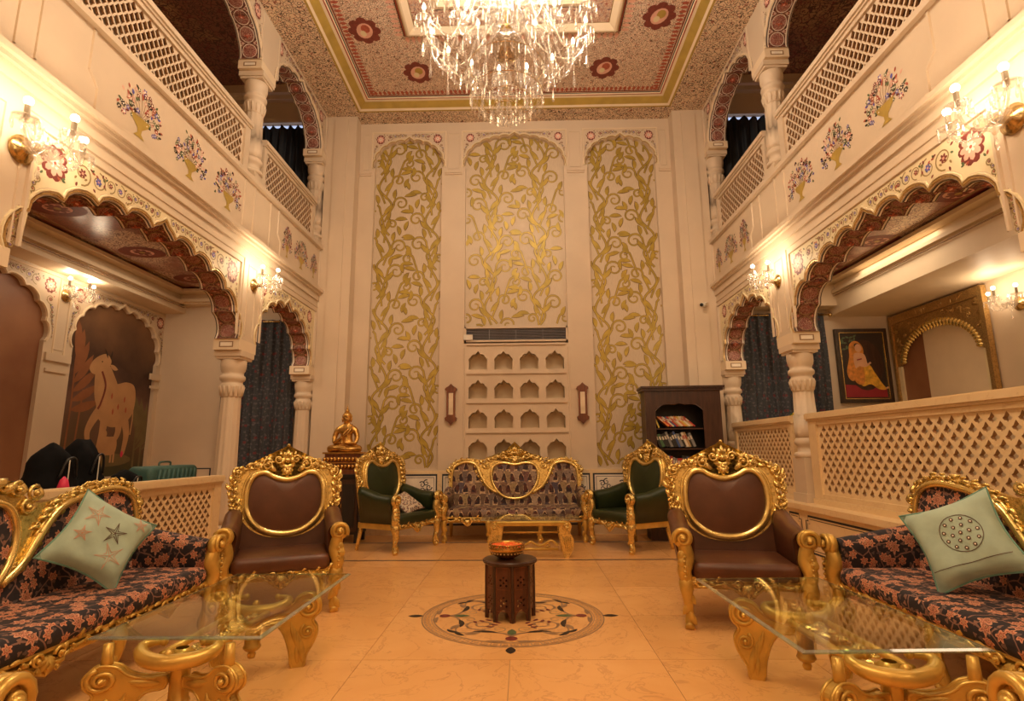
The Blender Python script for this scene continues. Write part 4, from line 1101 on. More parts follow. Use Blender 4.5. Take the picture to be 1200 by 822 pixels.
# ---- chandelier
ch = empty('chandelier', (CX-.02, 4.77, 0)); tag(ch, 'huge many-armed crystal chandelier hanging from the painted ceiling', 'chandelier')
m = MB().mat('crystal_dim'); m.smooth = True
m.ball((0, 0, 5.18), .155, 20, 14); m.build('crystal_ball', None, ch)
m = MB().mat('brass'); m.smooth = True; m.lathe([(.03, 5.34), (.06, 5.36), (.05, 5.40), (.02, 5.44), (.02, 7.24), (.10, 7.28)], 12); m.build('stem', None, ch)
m = MB().mat('crystal'); m.smooth = True
m.lathe([(.05, 5.36), (.16, 5.40), (.20, 5.47), (.12, 5.50), (.07, 5.60), (.10, 5.75), (.06, 5.88), (.13, 5.98), (.06, 6.1), (.05, 6.4), (.12, 6.5), (.04, 6.7)], 20); m.build('baluster', None, ch)
m = MB().mat('crystal'); m.smooth = True
m.lathe([(.001, 4.66), (.03, 4.68), (.045, 4.73), (.03, 4.78), (.015, 4.82), (.05, 4.88), (.015, 4.94), (.03, 5.0), (.02, 5.03)], 12, cap=False); m.build('finial', None, ch)
m = MB().mat('brass'); m.ball((0, 0, 4.73), .025, 8, 6); m.build('finial_core', None, ch)
def ch_arm(a, R, z0, zc, dip, k=1.0, proto=None):
    if proto: 
        c = proto.copy(); COL.objects.link(c); c.parent = ch; c.rotation_euler = (0, 0, a)
        for q in kids(proto): d = q.copy(); COL.objects.link(d); d.parent = c
        return c
    m = MB().mat('crystal'); m.smooth = True
    m.tube(cat_spline([(.10, 0, z0), (.24, 0, z0+.10), (.42, 0, z0-.02), (R*.72, 0, zc-dip), (R*.93, 0, zc-dip*.62), (R, 0, zc-.02)], 6, False), .0125, 6)
    o = m.build('arm', None, ch); o.rotation_euler = (0, 0, a)
    m = MB().mat('crystal'); m.smooth = True; cup_bm(m, (R, 0, zc-.01), 1.25); m.build('drip_pan', None, o)
    m = MB().mat('crystal')
    for q in range(10): b = 2*PI*q/10; drop_bm(m, (R+.08*math.cos(b), .08*math.sin(b), zc+.015), .085 if q % 2 else .13, .011)
    beads(m, [(R, 0, zc-.03), (R, 0, zc-.24)], .007, .017); drop_bm(m, (R, 0, zc-.24), .09, .016, 6)
    stuff(m.build('pendant_drops', None, o))
    m = MB().mat('candle_white'); m.lathe([(.016, zc+.02), (.016, zc+.11), (.012, zc+.115)], 8, (R, 0, 0)); m.build('candle_tube', None, o)
    m = MB().mat('bulb_glow'); m.smooth = True; m.lathe([(.010, zc+.115), (.020, zc+.14), (.016, zc+.17), (.001, zc+.20)], 8, (R, 0, 0), cap=False); m.build('bulb', None, o)
    return o
p = ch_arm(.13, .80, 5.45, 5.40, .34)
for k in range(1, 16): ch_arm(.13+2*PI*k/16, 0, 0, 0, 0, proto=p)
p = ch_arm(.33, .52, 5.55, 5.66, .30)
for k in range(1, 10): ch_arm(.33+2*PI*k/10, 0, 0, 0, 0, proto=p)
p = ch_arm(.1, .50, 5.95, 6.10, .20)
for k in range(1, 8): ch_arm(.1+2*PI*k/8, 0, 0, 0, 0, proto=p)
m = MB().mat('crystal'); m.smooth = True
for k in range(8):      # tall inner crook arms
    a = 2*PI*k/8+.2; c, s_ = math.cos(a), math.sin(a)
    m.tube(cat_spline([(.09*c, .09*s_, 5.5), (.16*c, .16*s_, 5.75), (.34*c, .34*s_, 5.95), (.42*c, .42*s_, 5.80), (.36*c, .36*s_, 5.68)], 5, False), .010, 5)
m.build('crook_arms', None, ch)
def swag(n, r0, z0, r1, z1, sag, ph=0.0, name='bead_swag', br=.007):
    o0 = None
    for k in range(n):
        a = 2*PI*k/n+ph
        if o0 is None:
            m = MB().mat('crystal'); P = []
            for t in range(11):
                f = t/10; P.append((r0+(r1-r0)*f, 0, z0+(z1-z0)*f-sag*math.sin(PI*f)))
            beads(m, P, br, br*2.5); o = m.build(name, None, ch); o0 = o
        else: o = o0.copy(); COL.objects.link(o); o.parent = ch
        o.rotation_euler = (0, 0, a)
swag(16, .80, 5.36, .16, 5.55, .16, .13); swag(16, .78, 5.34, .36, 4.95, .06, .13+PI/16); swag(24, .36, 4.95, .34, 4.66, 0, 0); swag(20, .52, 5.6, .10, 6.0, .12)
swag(24, .34, 4.66, .06, 4.45, .10, 0, 'bead_swag')
def hang(n, r, z, L, rr, ph=0.0):
    o0 = None
    for k in range(n):
        a = 2*PI*k/n+ph
        if o0 is None:
            m = MB().mat('crystal'); m.smooth = False; drop_bm(m, (r, 0, z), L, rr, 6); m.ball((r, 0, z+.008), rr*.55, 5, 4); o0 = o = m.build('crystal_drop', None, ch)
        else: o = o0.copy(); COL.objects.link(o); o.parent = ch
        o.rotation_euler = (0, 0, a)
hang(36, .36, 4.94, .10, .013); hang(30, .345, 4.66, .11, .015); hang(20, .24, 4.58, .10, .015, .1); hang(14, .14, 4.50, .10, .016); hang(8, .06, 4.47, .11, .018); hang(40, .60, 5.10, .12, .014); hang(16, .80, 5.13, .12, .020, .13); hang(24, .48, 5.02, .10, .013); hang(30, .70, 5.26, .13, .014, .05); hang(20, .30, 4.80, .12, .014); hang(18, .42, 5.22, .16, .014, .1); swag(20, .60, 5.12, .36, 4.96, .04, .1)
m = MB().mat('brass')
for r, z in ((.36, 4.95), (.345, 4.665), (.24, 4.585), (.14, 4.505)): m.tube([(r*math.cos(2*PI*k/32), r*math.sin(2*PI*k/32), z) for k in range(32)], .004, 4, closed=True)
m.build('ring', None, ch)

# ---- curtains
def curtain(x0, x1, y, z0, z1, mat, label, folds, amp=.045, top=False, grp='curtains'):
    m = MB().mat(mat); m.smooth = True; n = folds*10; rows = []
    w = (x1-x0)/2
    for j in range(9):
        z = z0+(z1-z0)*j/8-z0; row = []
        for i in range(n+1):
            t = i/n; a = amp*(.7+.3*math.sin(i*.37+2))*(1 if j < 8 else .8)
            zz = z
            if top and j == 8: zz = z+.03*math.sin(2*PI*folds*t+1)
            row.append(m.V((-w+2*w*t+.01*math.sin(j*.8+i*.2), -a*math.sin(2*PI*folds*t+.25*math.sin(j*.5))-a*.35*math.sin(2*PI*folds*t*2.3+1), zz)))
        rows.append(row)
    m.skin(rows, False)
    root = empty('curtain', ((x0+x1)/2, y, z0)); o = m.build('drape', None, root, uv=True)
    if not top:
        m = MB().mat('brass'); m.smooth = True; m.tube([(-w-.08, -.01, z1-z0-.03), (w+.08, -.01, z1-z0-.03)], .014, 8)
        for q in (-1, 1): m.ball((q*(w+.10), -.01, z1-z0-.03), .035, 8, 6)
        m.build('curtain_rod', None, root)
        m = MB().mat('brass')
        for k in range(folds+1): u = -w+2*w*k/folds; m.tube([(u, -.01+.028*math.cos(q*PI/4), z1-z0-.03+.028*math.sin(q*PI/4)) for q in range(8)], .004, 4, closed=True)
        m.build('curtain_rings', None, root)
    return tag(root, label, 'curtain', grp)
curtain(-4.95, -3.72, 8.98, .35, 3.50, 'curtain_navy', 'dark navy patterned curtain behind the small left arch', 7)
curtain(3.50, 4.98, 8.98, .95, 3.50, 'curtain_navy', 'dark navy patterned curtain behind the small right arch', 8)
curtain(-4.75, -3.70, 9.0, 4.9, 7.08, 'curtain_plain', 'plain dark curtain in the upper left gallery under a strip of daylight', 7, .05, True)
curtain(3.45, 4.62, 9.0, 4.9, 7.08, 'curtain_plain', 'plain dark curtain in the upper right gallery under a strip of daylight', 7, .05, True)
emit('daylight_pane', (.55, .68, 1.0), .9)
for n_, (a, b) in enumerate(((-4.75, -3.70), (3.45, 4.62))):
    m = MB().mat('daylight_pane').box(a, b, 9.06, 9.07, 4.9, 7.13); o = struct(m.build('window_%d' % (n_+1)))
    m = MB().mat('plaster')
    for x in (a-.05, b): m.box(x, x+.05, 9.0, 9.1, 4.85, 7.2)
    m.build('window_frame', None, o)

# ---- carved frame and painting in the right aisle
def framed_painting():
    r = empty('framed_painting', (5.58, 9.07, 2.02)); w, h = .42, 1.22
    m = MB().mat('wood_frame')
    for a, b, c, d in ((-w, -w+.06, 0, h), (w-.06, w, 0, h), (-w+.06, w-.06, 0, .06), (-w+.06, w-.06, h-.06, h)): m.box(a, b, -.035, .02, c, d)
    m.build('frame', None, r)
    m = MB().mat('gold_smooth')
    for a, b, c, d in ((-w+.06, -w+.07, .06, h-.06), (w-.07, w-.06, .06, h-.06), (-w+.06, w-.06, .06, .07), (-w+.06, w-.06, h-.07, h-.06)): m.box(a, b, -.038, -.01, c, d)
    m.build('inner_fillet', None, r)
    m = MB().mat('paint_dark').box(-w+.07, w-.07, -.012, .0, .07, h-.07); cv = m.build('canvas', None, r)
    P = Paint(lambda u, v, hh: (u, -.013-hh, v)); P.h = .0006
    P.poly([(-.33, .09), (.33, .09), (.33, .22), (.1, .27), (-.33, .30)], 'cloth_crimson')
    P.disc(.02, .62, .30, 'wood_dark', .0002, 20, .42)
    P.poly(cat_spline([(-.20, .95), (-.10, 1.02), (0, .95), (.02, .80), (-.04, .60), (-.10, .42), (-.22, .36), (-.28, .50), (-.22, .75)], 5), 'sari_orange', .0006)
    P.disc(-.06, .90, .055, 'skin_paint', .0012, 12, .07); P.disc(-.075, .945, .05, 'paint_dark', .0010, 10, .035)
    P.poly(cat_spline([(-.14, .80), (.02, .80), (.06, .66), (.06, .56), (-.12, .54)], 5), 'skin_paint', .0012)
    P.poly(cat_spline([(-.13, .56), (.08, .62), (.16, .50), (.26, .32), (.32, .22), (.20, .22), (.08, .30), (-.05, .27), (-.10, .40)], 6), 'sari_yellow', .0018)
    P.poly(cat_spline([(-.12, .56), (-.02, .60), (.0, .42), (-.04, .30), (-.14, .32), (-.18, .44)], 5), 'sari_orange', .0022)
    P.line(cat_spline([(-.11, .76), (-.10, .64), (.02, .60), (.12, .66)], 5, False), .03, 'skin_paint', .0028)
    P.lf(.30, .235, .1, .08, .03, 'skin_paint', .0028)
    rnd = random.Random(2)
    for _ in range(18): P.lf(rnd.uniform(-.32, -.12), rnd.uniform(.85, 1.1), rnd.uniform(0, 6), .07, .03, 'paint_green', .0004)
    P.line([(-.10, .70), (-.02, .72)], .02, 'cloth_crimson', .003)
    P.build('painted_lady', cv)
    tag(r, 'framed painting of a seated woman in a yellow sari, right aisle', 'painting')
framed_painting()
def gilt_arch():
    r = empty('carved_arch_mirror', (6.14, 8.12, 1.6)); M = Matrix(((0, 0, 1, 0), (1, 0, 0, 0), (0, 1, 0, 0), (0, 0, 0, 1)))
    w = .94; H = 1.82
    m = MB(M).mat('gold_dull')
    for a, b, c, d, e in ((-w, -w+.07, 0, H-.131, -.07), (w-.05, w, 0, H-.131, -.07), (-w, w, H-.13, H, -.072)): m.box(a, b, c, d, e, 0)
    for k in range(16): m.scroll(-w+.1+k*.116, H-.065, .042, k, 1.2, .010, 1 if k % 2 else -1, -.07, 5, 8)
    m.build('frame', None, r)
    A = [(-.80*math.cos(PI*k/28), 1.0+.58*math.sin(PI*k/28)) for k in range(29)]
    m = MB(M).mat('gold_dull'); m.prism([[(-w+.06, .98)]+A+[(w-.05, .98), (w-.05, H-.12), (-w+.06, H-.12)]], -.045, -.01)
    Mf = M @ Matrix.Scale(-1, 4, (0, 0, 1)); m.M = Mf; m.smooth = True
    rnd = random.Random(5)
    for _ in range(110):
        u, v = rnd.uniform(-w+.1, w-.1), rnd.uniform(1.0, H-.16)
        if (u/.86)**2+((v-1.0)/.64)**2 < 1: continue
        if rnd.random() < .5: m.leaf(u, v, rnd.uniform(0, 6), .12, .05, .022, 1.2, .045)
        else: m.scroll(u, v, .045, rnd.uniform(0, 6), 1.2, .010, 1, .045, 5, 8)
    m.build('carved_spandrel', None, r)
    m = MB(Mf).mat('gold_smooth'); m.smooth = True
    for k in range(1, 34):
        a = PI*k/34; u, v = -.76*math.cos(a), 1.0+.54*math.sin(a); m.leaf(u*1.08, 1.0+(v-1.0)*1.08, math.atan2(-(v-1.0), -u), .14, .070, .04, .2, .03)
    m.build('petal_border', None, r)
    m = MB(M).mat('plaster_pale').box(-.88, .30, 0, 1.6, -.004, .0); m.mat('mural_plain').box(.30, .90, 0, 1.6, -.004, 0); m.build('recess_panel', None, r)
    MB(M).mat('paint_ivory').box(.82, .889, 0, .985, -.04, 0).build('jamb', None, r); MB(M).mat('paint_ivory').box(-.869, -.80, 0, .985, -.04, 0).build('jamb', None, r)
    tag(r, 'carved gilded arch frame on the side wall of the right aisle', 'arch frame')
gilt_arch()

# ---- fittings on the back wall
def wall_lantern(x, label):
    r = empty('wooden_wall_lantern', (x, YB-.001, 1.74)); m = MB(BM).mat('wood_red'); m.M = Matrix(((1, 0, 0, 0), (0, 0, -1, 0), (0, 1, 0, 0), (0, 0, 0, 1)))
    lp = [(-.07, .12), (-.10, .10), (-.09, .06), (-.04, .03), (0, -.02), (.04, .03), (.09, .06), (.10, .10), (.07, .12), (.07, .54), (.10, .56), (.09, .59), (.04, .62), (0, .66), (-.04, .62), (-.09, .59), (-.10, .56), (-.07, .54)]
    m.prism([lp, [(-.04, .15), (.04, .15), (.04, .51), (-.04, .51)]], 0, .06); m.build('carved_frame', None, r)
    m = MB(m.M).mat('mirror_silver').box(-.045, .045, .145, .515, .01, .03); m.build('mirror_pane', None, r)
    tag(r, label, 'wall ornament', 'wooden wall lanterns')
wall_lantern(-1.18, 'small red-brown wooden mirror lantern left of the niches'); wall_lantern(.98, 'small red-brown wooden mirror lantern right of the niches')
def ac():
    r = empty('air_grille', (CX, YB-.02, 3.10)); w = .865
    m = MB().mat('plaster')
    for a, b, c, d in ((-w, -w+.03, 0, .26), (w-.03, w, 0, .26), (-w, w, 0, .03), (-w, w, .23, .26)): m.box(a, b, -.02, .05, c, d)
    m.build('frame', None, r)
    MB().mat('line_dark').box(-w+.03, w-.03, .06, .09, .03, .23).build('duct', None, r)
    o0 = None
    for k in range(9):
        if not o0: m = MB(Matrix.Rotation(.5, 4, 'X')).mat('grey_metal').box(-w+.03, w-.03, -.012, .012, -.0025, .0025); o0 = o = m.build('slat', None, r)
        else: o = o0.copy(); COL.objects.link(o)
        o.parent = r; o.location = (0, .015, .045+.0212*k)
    m = MB().mat('grey_metal')
    for x in (-.45, 0, .45): m.box(x-.004, x+.004, 0, .03, .03, .23)
    m.build('mullion', None, r)
    m = MB().mat('white_plastic').box(-w-.01, -w+.14, -.05, -.02, .03, .12); m.build('sensor_box', None, r)
    tag(r, 'dark slatted air grille above the wall niches', 'air vent')
ac()
def camera_thing():
    r = empty('security_camera', (2.95, 8.86, 3.62)); m = MB().mat('white_plastic'); m.smooth = True
    m.tube([(.06, 0, .03), (.06, -.05, .03), (.03, -.08, .0)], [.03, .02, .02], 8); m.build('bracket', None, r)
    m = MB().mat('white_plastic'); m.smooth = True; m.tube([(.05, -.05, .0), (-.04, -.14, -.02)], .035, 10); m.build('housing', None, r)
    m = MB().mat('black_metal'); m.smooth = True; m.tube([(-.04, -.14, -.02), (-.05, -.15, -.022)], .028, 10); m.build('lens', None, r)
    tag(r, 'small bullet security camera on the corner pier at right', 'camera')
camera_thing()

# ================================================================== FURNITURE
FRONT = Matrix(((1, 0, 0, 0), (0, 0, -1, 0), (0, 1, 0, 0), (0, 0, 0, 1)))      # u=x v=z w=-y
def side_of(s): return Matrix(((0, 0, s, 0), (-1, 0, 0, 0), (0, 1, 0, 0), (0, 0, 0, 1)))  # u=-y v=z w=s*x
def carved_leg(m, x, y, h, sx, k=1.0):
    """cabriole leg, bows outward-forward; drawn in gold"""
    P = cat_spline([(x, y, h), (x+.012*sx, y-.03, h*.82), (x+.006*sx, y-.035, h*.55), (x-.004*sx, y-.012, h*.28), (x, y-.02, h*.10), (x+.006*sx, y-.05, 0.012)], 4, False)
    R = [.052, .056, .060, .060, .056, .052, .046, .042, .038, .036, .034, .032, .034, .038, .040, .040, .038, .036, .036, .038, .030][:len(P)]
    R += [.03]*(len(P)-len(R)); R = [r*k for r in R]; m.tube(P, R, 8)
    m.M = m.M @ Matrix.Translation((x, y, 0)) @ FRONT
    for q in range(4): m.leaf(0, h*(.95-.2*q), -1.57+(.3 if q % 2 else -.3), h*.30, .055*k, .018, (.5 if q % 2 else -.5), .045*k)
    m.scroll(0, h*.78, .035*k, 0, 1.2, .009, 1, .052); m.ball((0, .03, .03), .03, 7, 5)
    m.M = m.M @ (Matrix.Translation((x, y, 0)) @ FRONT).inverted()
def arm_post(m, x, y, z0, z1, sx):
    """gilt arm support with scroll top"""
    P = cat_spline([(x, y, z0), (x+.02*sx, y-.02, z0+.08), (x-.005*sx, y+.0, z0+.17), (x+.01*sx, y-.01, z1-.06), (x+.02*sx, y, z1)], 4, False); n = len(P)
    m.tube(P, [.042+.014*math.sin(3.1*k/n+.3) for k in range(n)], 8)
    T = Matrix.Translation((x+.02*sx, y-.03, 0)) @ FRONT; M0 = m.M; m.M = M0 @ T
    m.scroll(0, z1-.005, .072, -.5 if sx > 0 else 3.6, 1.5, .020, sx, .015, 7, 20)
    m.lathe([(.001, -.045), (.066, -.04), (.076, -.02), (.076, 0), (.068, .012), (.001, .014)], 18, (0, z1-.005, 0), cap=False)
    m.leaf(0, z1-.08, -1.6, .13, .09, .03, .4*sx, .0); m.leaf(.01*sx, z0+.10, 1.5, .10, .08, .03, -.5*sx, .01); m.leaf(-.01*sx, z0+.12, -1.5, .14, .08, .03, .5*sx, .0)
    for q in range(5): m.ball((0, z0+.05+q*.035, .045), .012, 5, 4)
    m.M = M0
def plank(m, outline, d0, d1): m.prism([outline], d0, d1)
def bulge_panel(m, outline, w0, h, rings=5, uvs=True):
    """upholstered pad: domed over the outline (list of u,v)"""
    cu = sum(p[0] for p in outline)/len(outline); cv = sum(p[1] for p in outline)/len(outline); R = []
    for k in range(rings+1):
        f = 1-k/rings*.97; w = w0+h*(1-f**2.6); R.append([m.V((cu+(u-cu)*f, cv+(v-cv)*f, w)) for u, v in outline])
    m.skin(R); m.F(*R[-1])
def rail_carving(m, u0, u1, v, depth, seed=1, big=.10, w=.0):
    """scalloped apron hanging under a rail, in the u,v plane, centred"""
    n = 24; top = [(u0+(u1-u0)*k/n, v) for k in range(n+1)]; bot = []
    for k in range(n+1):
        t = k/n; d = depth*(.35+.65*(abs(math.cos(2*PI*t))**1.5))*(.55+.45*math.sin(PI*t)) if 0 < k < n else depth*.3
        if abs(t-.5) < .13: d += big*(1-abs(t-.5)/.13)
        bot.append((u0+(u1-u0)*t, v-d))
    m.prism([top+bot[::-1]], w-.02, w)
    m.tube([(a, b, w) for a, b in bot], .010, 5)
    m.carve_path([(a, b+.03) for a, b in bot], .07, .018, .055, seed, w)
    c = (u0+u1)/2; m.fan(c, v-.02, -1.57, big+depth*.8, 5, 1.8, None, .03, w); m.scroll(c-.07, v-.02, .035, 0, 1.3, .010, 1, w+.01); m.scroll(c+.07, v-.02, .035, PI, 1.3, .010, -1, w+.01)

def armchair(fab, gold_n='gold_leaf', k=1.0):
    root = empty('armchair')
    g = gold_n
    # legs
    for sx in (-1, 1):
        m = MB().mat('gold_paint' if k == 1 else g); m.smooth = True; carved_leg(m, sx*.43, -.33, .36, sx); m.build('leg', None, root)
        m = MB().mat('gold_paint' if k == 1 else g); m.smooth = True; m.tube([(sx*.36, .30, .36), (sx*.365, .33, .18), (sx*.375, .37, 0)], [.034, .028, .022], 8); m.build('leg', None, root)
    m = MB().mat('gold_paint'); m.box(-.42, .42, -.37, -.31, .29, .37); m.box(-.37, .37, .27, .31, .29, .37)
    for sx in (-1, 1):
        a, b = sorted((sx*.38, sx*.43)); m.box(a, b, -.33, .30, .29, .36)
    m.build('seat_rail', None, root)
    m = MB(FRONT).mat(g); m.smooth = True; rail_carving(m, -.38, .38, .345, .07, 3, .05, .375); m.build('front_apron', None, root)
    # seat
    m = MB().mat(fab); m.smooth = True; m.bbox(-.385, .385, -.395, .24, .345, .475, .045, 4); m.build('seat_cushion', None, root, uv=True)
    # arms with rolled tops, flowing into the back
    for sx in (-1, 1):
        m = MB().mat(fab); m.smooth = True; rings = []
        for j in range(10):
            t = j/9; y = -.33+t*.58; xo = sx*(.47+.0*t); top = .66+.05*t+.10*max(0, t-.45)**1.0; xi = sx*(.355-.0*t)
            cx = sx*.435; r = .078; ring = []
            ring.append((sx*.445, y, .36))
            for q in range(9):
                a = -.5+q*(PI+.75)/8; ring.append((cx+sx*r*math.cos(a), y, top-r*.4+r*math.sin(a)))
            ring.append((sx*.375, y, .36))
            rings.append([m.V(p) for p in ring])
        m.skin(rings); m.F(*rings[0]); m.F(*rings[-1]); m.build('armrest', None, root, uv=True)
        m = MB().mat(g if k != 1 else 'gold_paint'); m.smooth = True; arm_post(m, sx*.43, -.345, .33, .655, sx); m.build('arm_support', None, root)
    # back: leather shell, framed kidney pad, carved surround and crest
    lean = Matrix.Translation((0, .24, .40)) @ Matrix.Rotation(-.13, 4, 'X') @ Matrix.Translation((0, 0, -.40))
    BK = lean @ FRONT
    out = mirror_u([(0, .45), (.30, .45), (.40, .52), (.43, .66), (.42, .80), (.40, .92)]+[(.44, 1.0), (.43, 1.08), (.37, 1.13), (.28, 1.16), (.15, 1.20), (0, 1.22)])
    m = MB(BK).mat(fab); m.smooth = False; plank(m, mirror_u([(0, .42), (.36, .42), (.42, .50), (.42, .72), (.36, .80), (.2, .84), (0, .84)]), -.05, .01); m.build('back_shell', None, root, uv=True)
    pad = cat_spline(mirror_u([(0, .575), (.15, .60), (.27, .68), (.335, .80), (.345, .93), (.325, 1.04), (.27, 1.115), (.19, 1.13), (.12, 1.09), (0, 1.06)]), 3)
    m = MB(BK).mat(fab); m.smooth = True; bulge_panel(m, pad, .02, .035); m.build('back_pad', None, root, uv=True)
    m = MB(BK).mat(g)
    o2 = cat_spline(mirror_u([(0, .54), (.18, .565), (.32, .65), (.405, .78), (.445, .92), (.455, 1.04), (.42, 1.13), (.34, 1.175), (.22, 1.22), (.12, 1.26), (0, 1.30)]), 3)
    m.prism([o2], -.035, .012); m.build('back_board', None, root)
    m = MB(BK).mat('gold_smooth'); m.smooth = True
    m.tube([(u, v, .03) for u, v in pad], .028, 8, closed=True); m.tube([(u*1.085, .84+(v-.84)*1.085, .018) for u, v in pad], .013, 6, closed=True); m.build('pad_moulding', None, root)
    for f in (-1, 1):
        m = MB(BK).mat(g); m.smooth = True
        side = cat_spline([(f*.40, .72), (f*.44, .84), (f*.465, .96), (f*.46, 1.08), (f*.40, 1.16), (f*.28, 1.20), (f*.16, 1.24)], 5, False)
        m.carve_path(side, .085, .032, .030, 11, .012); m.carve_path([(u*1.06, v+.01) for u, v in side], .055, .024, .030, 5, .005, 1 if f > 0 else -1)
        for q in range(11): m.ball((f*(.455+.03*math.sin(q*.3)), .74+q*.035, .02), .017, 6, 4)
        m.scroll(f*.40, .74, .05, 0, 1.4, .014, f, .02); m.scroll(f*.43, 1.13, .05, 1.5, 1.4, .013, -f, .03)
        m.build('carved_surround', None, root)
    m = MB(BK).mat(g); m.smooth = True
    m.prism([cat_spline(mirror_u([(0, 1.08), (.14, 1.13), (.30, 1.16), (.36, 1.20), (.24, 1.265), (.13, 1.32), (.05, 1.36), (0, 1.385)]), 3)], -.02, .012)
    for f in (-1, 1):
        m.scroll(f*.17, 1.205, .055, 1.2, 1.5, .015, -f, .03); m.scroll(f*.08, 1.25, .042, 0, 1.4, .013, f, .035); m.scroll(f*.27, 1.19, .038, 1.2, 1.3, .011, f, .025)
        for (u, v, a, L) in ((.03, 1.15, 2.4, .12), (.10, 1.14, .6, .12), (.05, 1.28, .9, .06), (.13, 1.24, .2, .09), (.20, 1.20, -.1, .11), (.06, 1.20, 1.9, .11), (.15, 1.12, .1, .11), (.22, 1.15, 1.0, .08)):
            m.leaf(f*u, v, a if f > 0 else PI-a, L, L*.5, .035, f*.9, .015)
    m.fan(0, 1.26, 1.57, .095, 5, 1.9, .045, .04, .02); m.fan(0, 1.17, -1.57, .10, 5, 2.0, .045, .04, .02)
    m.ball((0, 1.24, .04), .030, 8, 6); m.ball((0, 1.385, .02), .018, 6, 4); m.ball((0, 1.16, .04), .022, 8, 6)
    m.build('crest', None, root)
    for f in (-1, 1):
        m = MB(lean).mat('gold_paint' if k == 1 else g); m.smooth = True; m.tube([(f*.38, .04, .35), (f*.42, .035, .7), (f*.45, .03, 1.05), (f*.40, .02, 1.16)], [.025, .028, .028, .02], 6)
        m.build('back_post', None, root)
    return root
GRA = 'gilded armchairs'
ac1 = armchair('leather_brown'); ac1.location = (-2.13, 5.06, 0); ac1.rotation_euler = (0, 0, math.radians(23)); ac1.scale = (.98, 1.0, 1.0)
tag(ac1, 'brown leather armchair with carved gilt frame, left of the medallion', 'armchair', GRA)
c = dup(ac1, None, (1.70, 4.70, 0), math.radians(-10)); tag(c, 'brown leather armchair with carved gilt frame, right of the medallion before the bookcase', 'armchair', GRA)
c = dup(ac1, None, (-1.80, 1.18, 0), math.radians(90)); tag(c, 'near brown armchair seen only by its arm in the lower left corner', 'armchair', GRA)
c = dup(ac1, None, (1.68, 1.18, 0), math.radians(-90)); tag(c, 'near brown armchair seen only by its arm in the lower right corner', 'armchair', GRA)
ac2 = armchair('leather_green', k=2); ac2.location = (-1.77, 7.94, 0); ac2.rotation_euler = (0, 0, math.radians(62)); ac2.scale = (1, 1, 1.04)
tag(ac2, 'green leather gilt armchair with a printed cushion, left of the far sofa', 'armchair', GRA)
c = dup(ac2, None, (1.47, 7.90, 0), math.radians(-62)); tag(c, 'green leather gilt armchair right of the far sofa, in front of the bookcase', 'armchair', GRA)

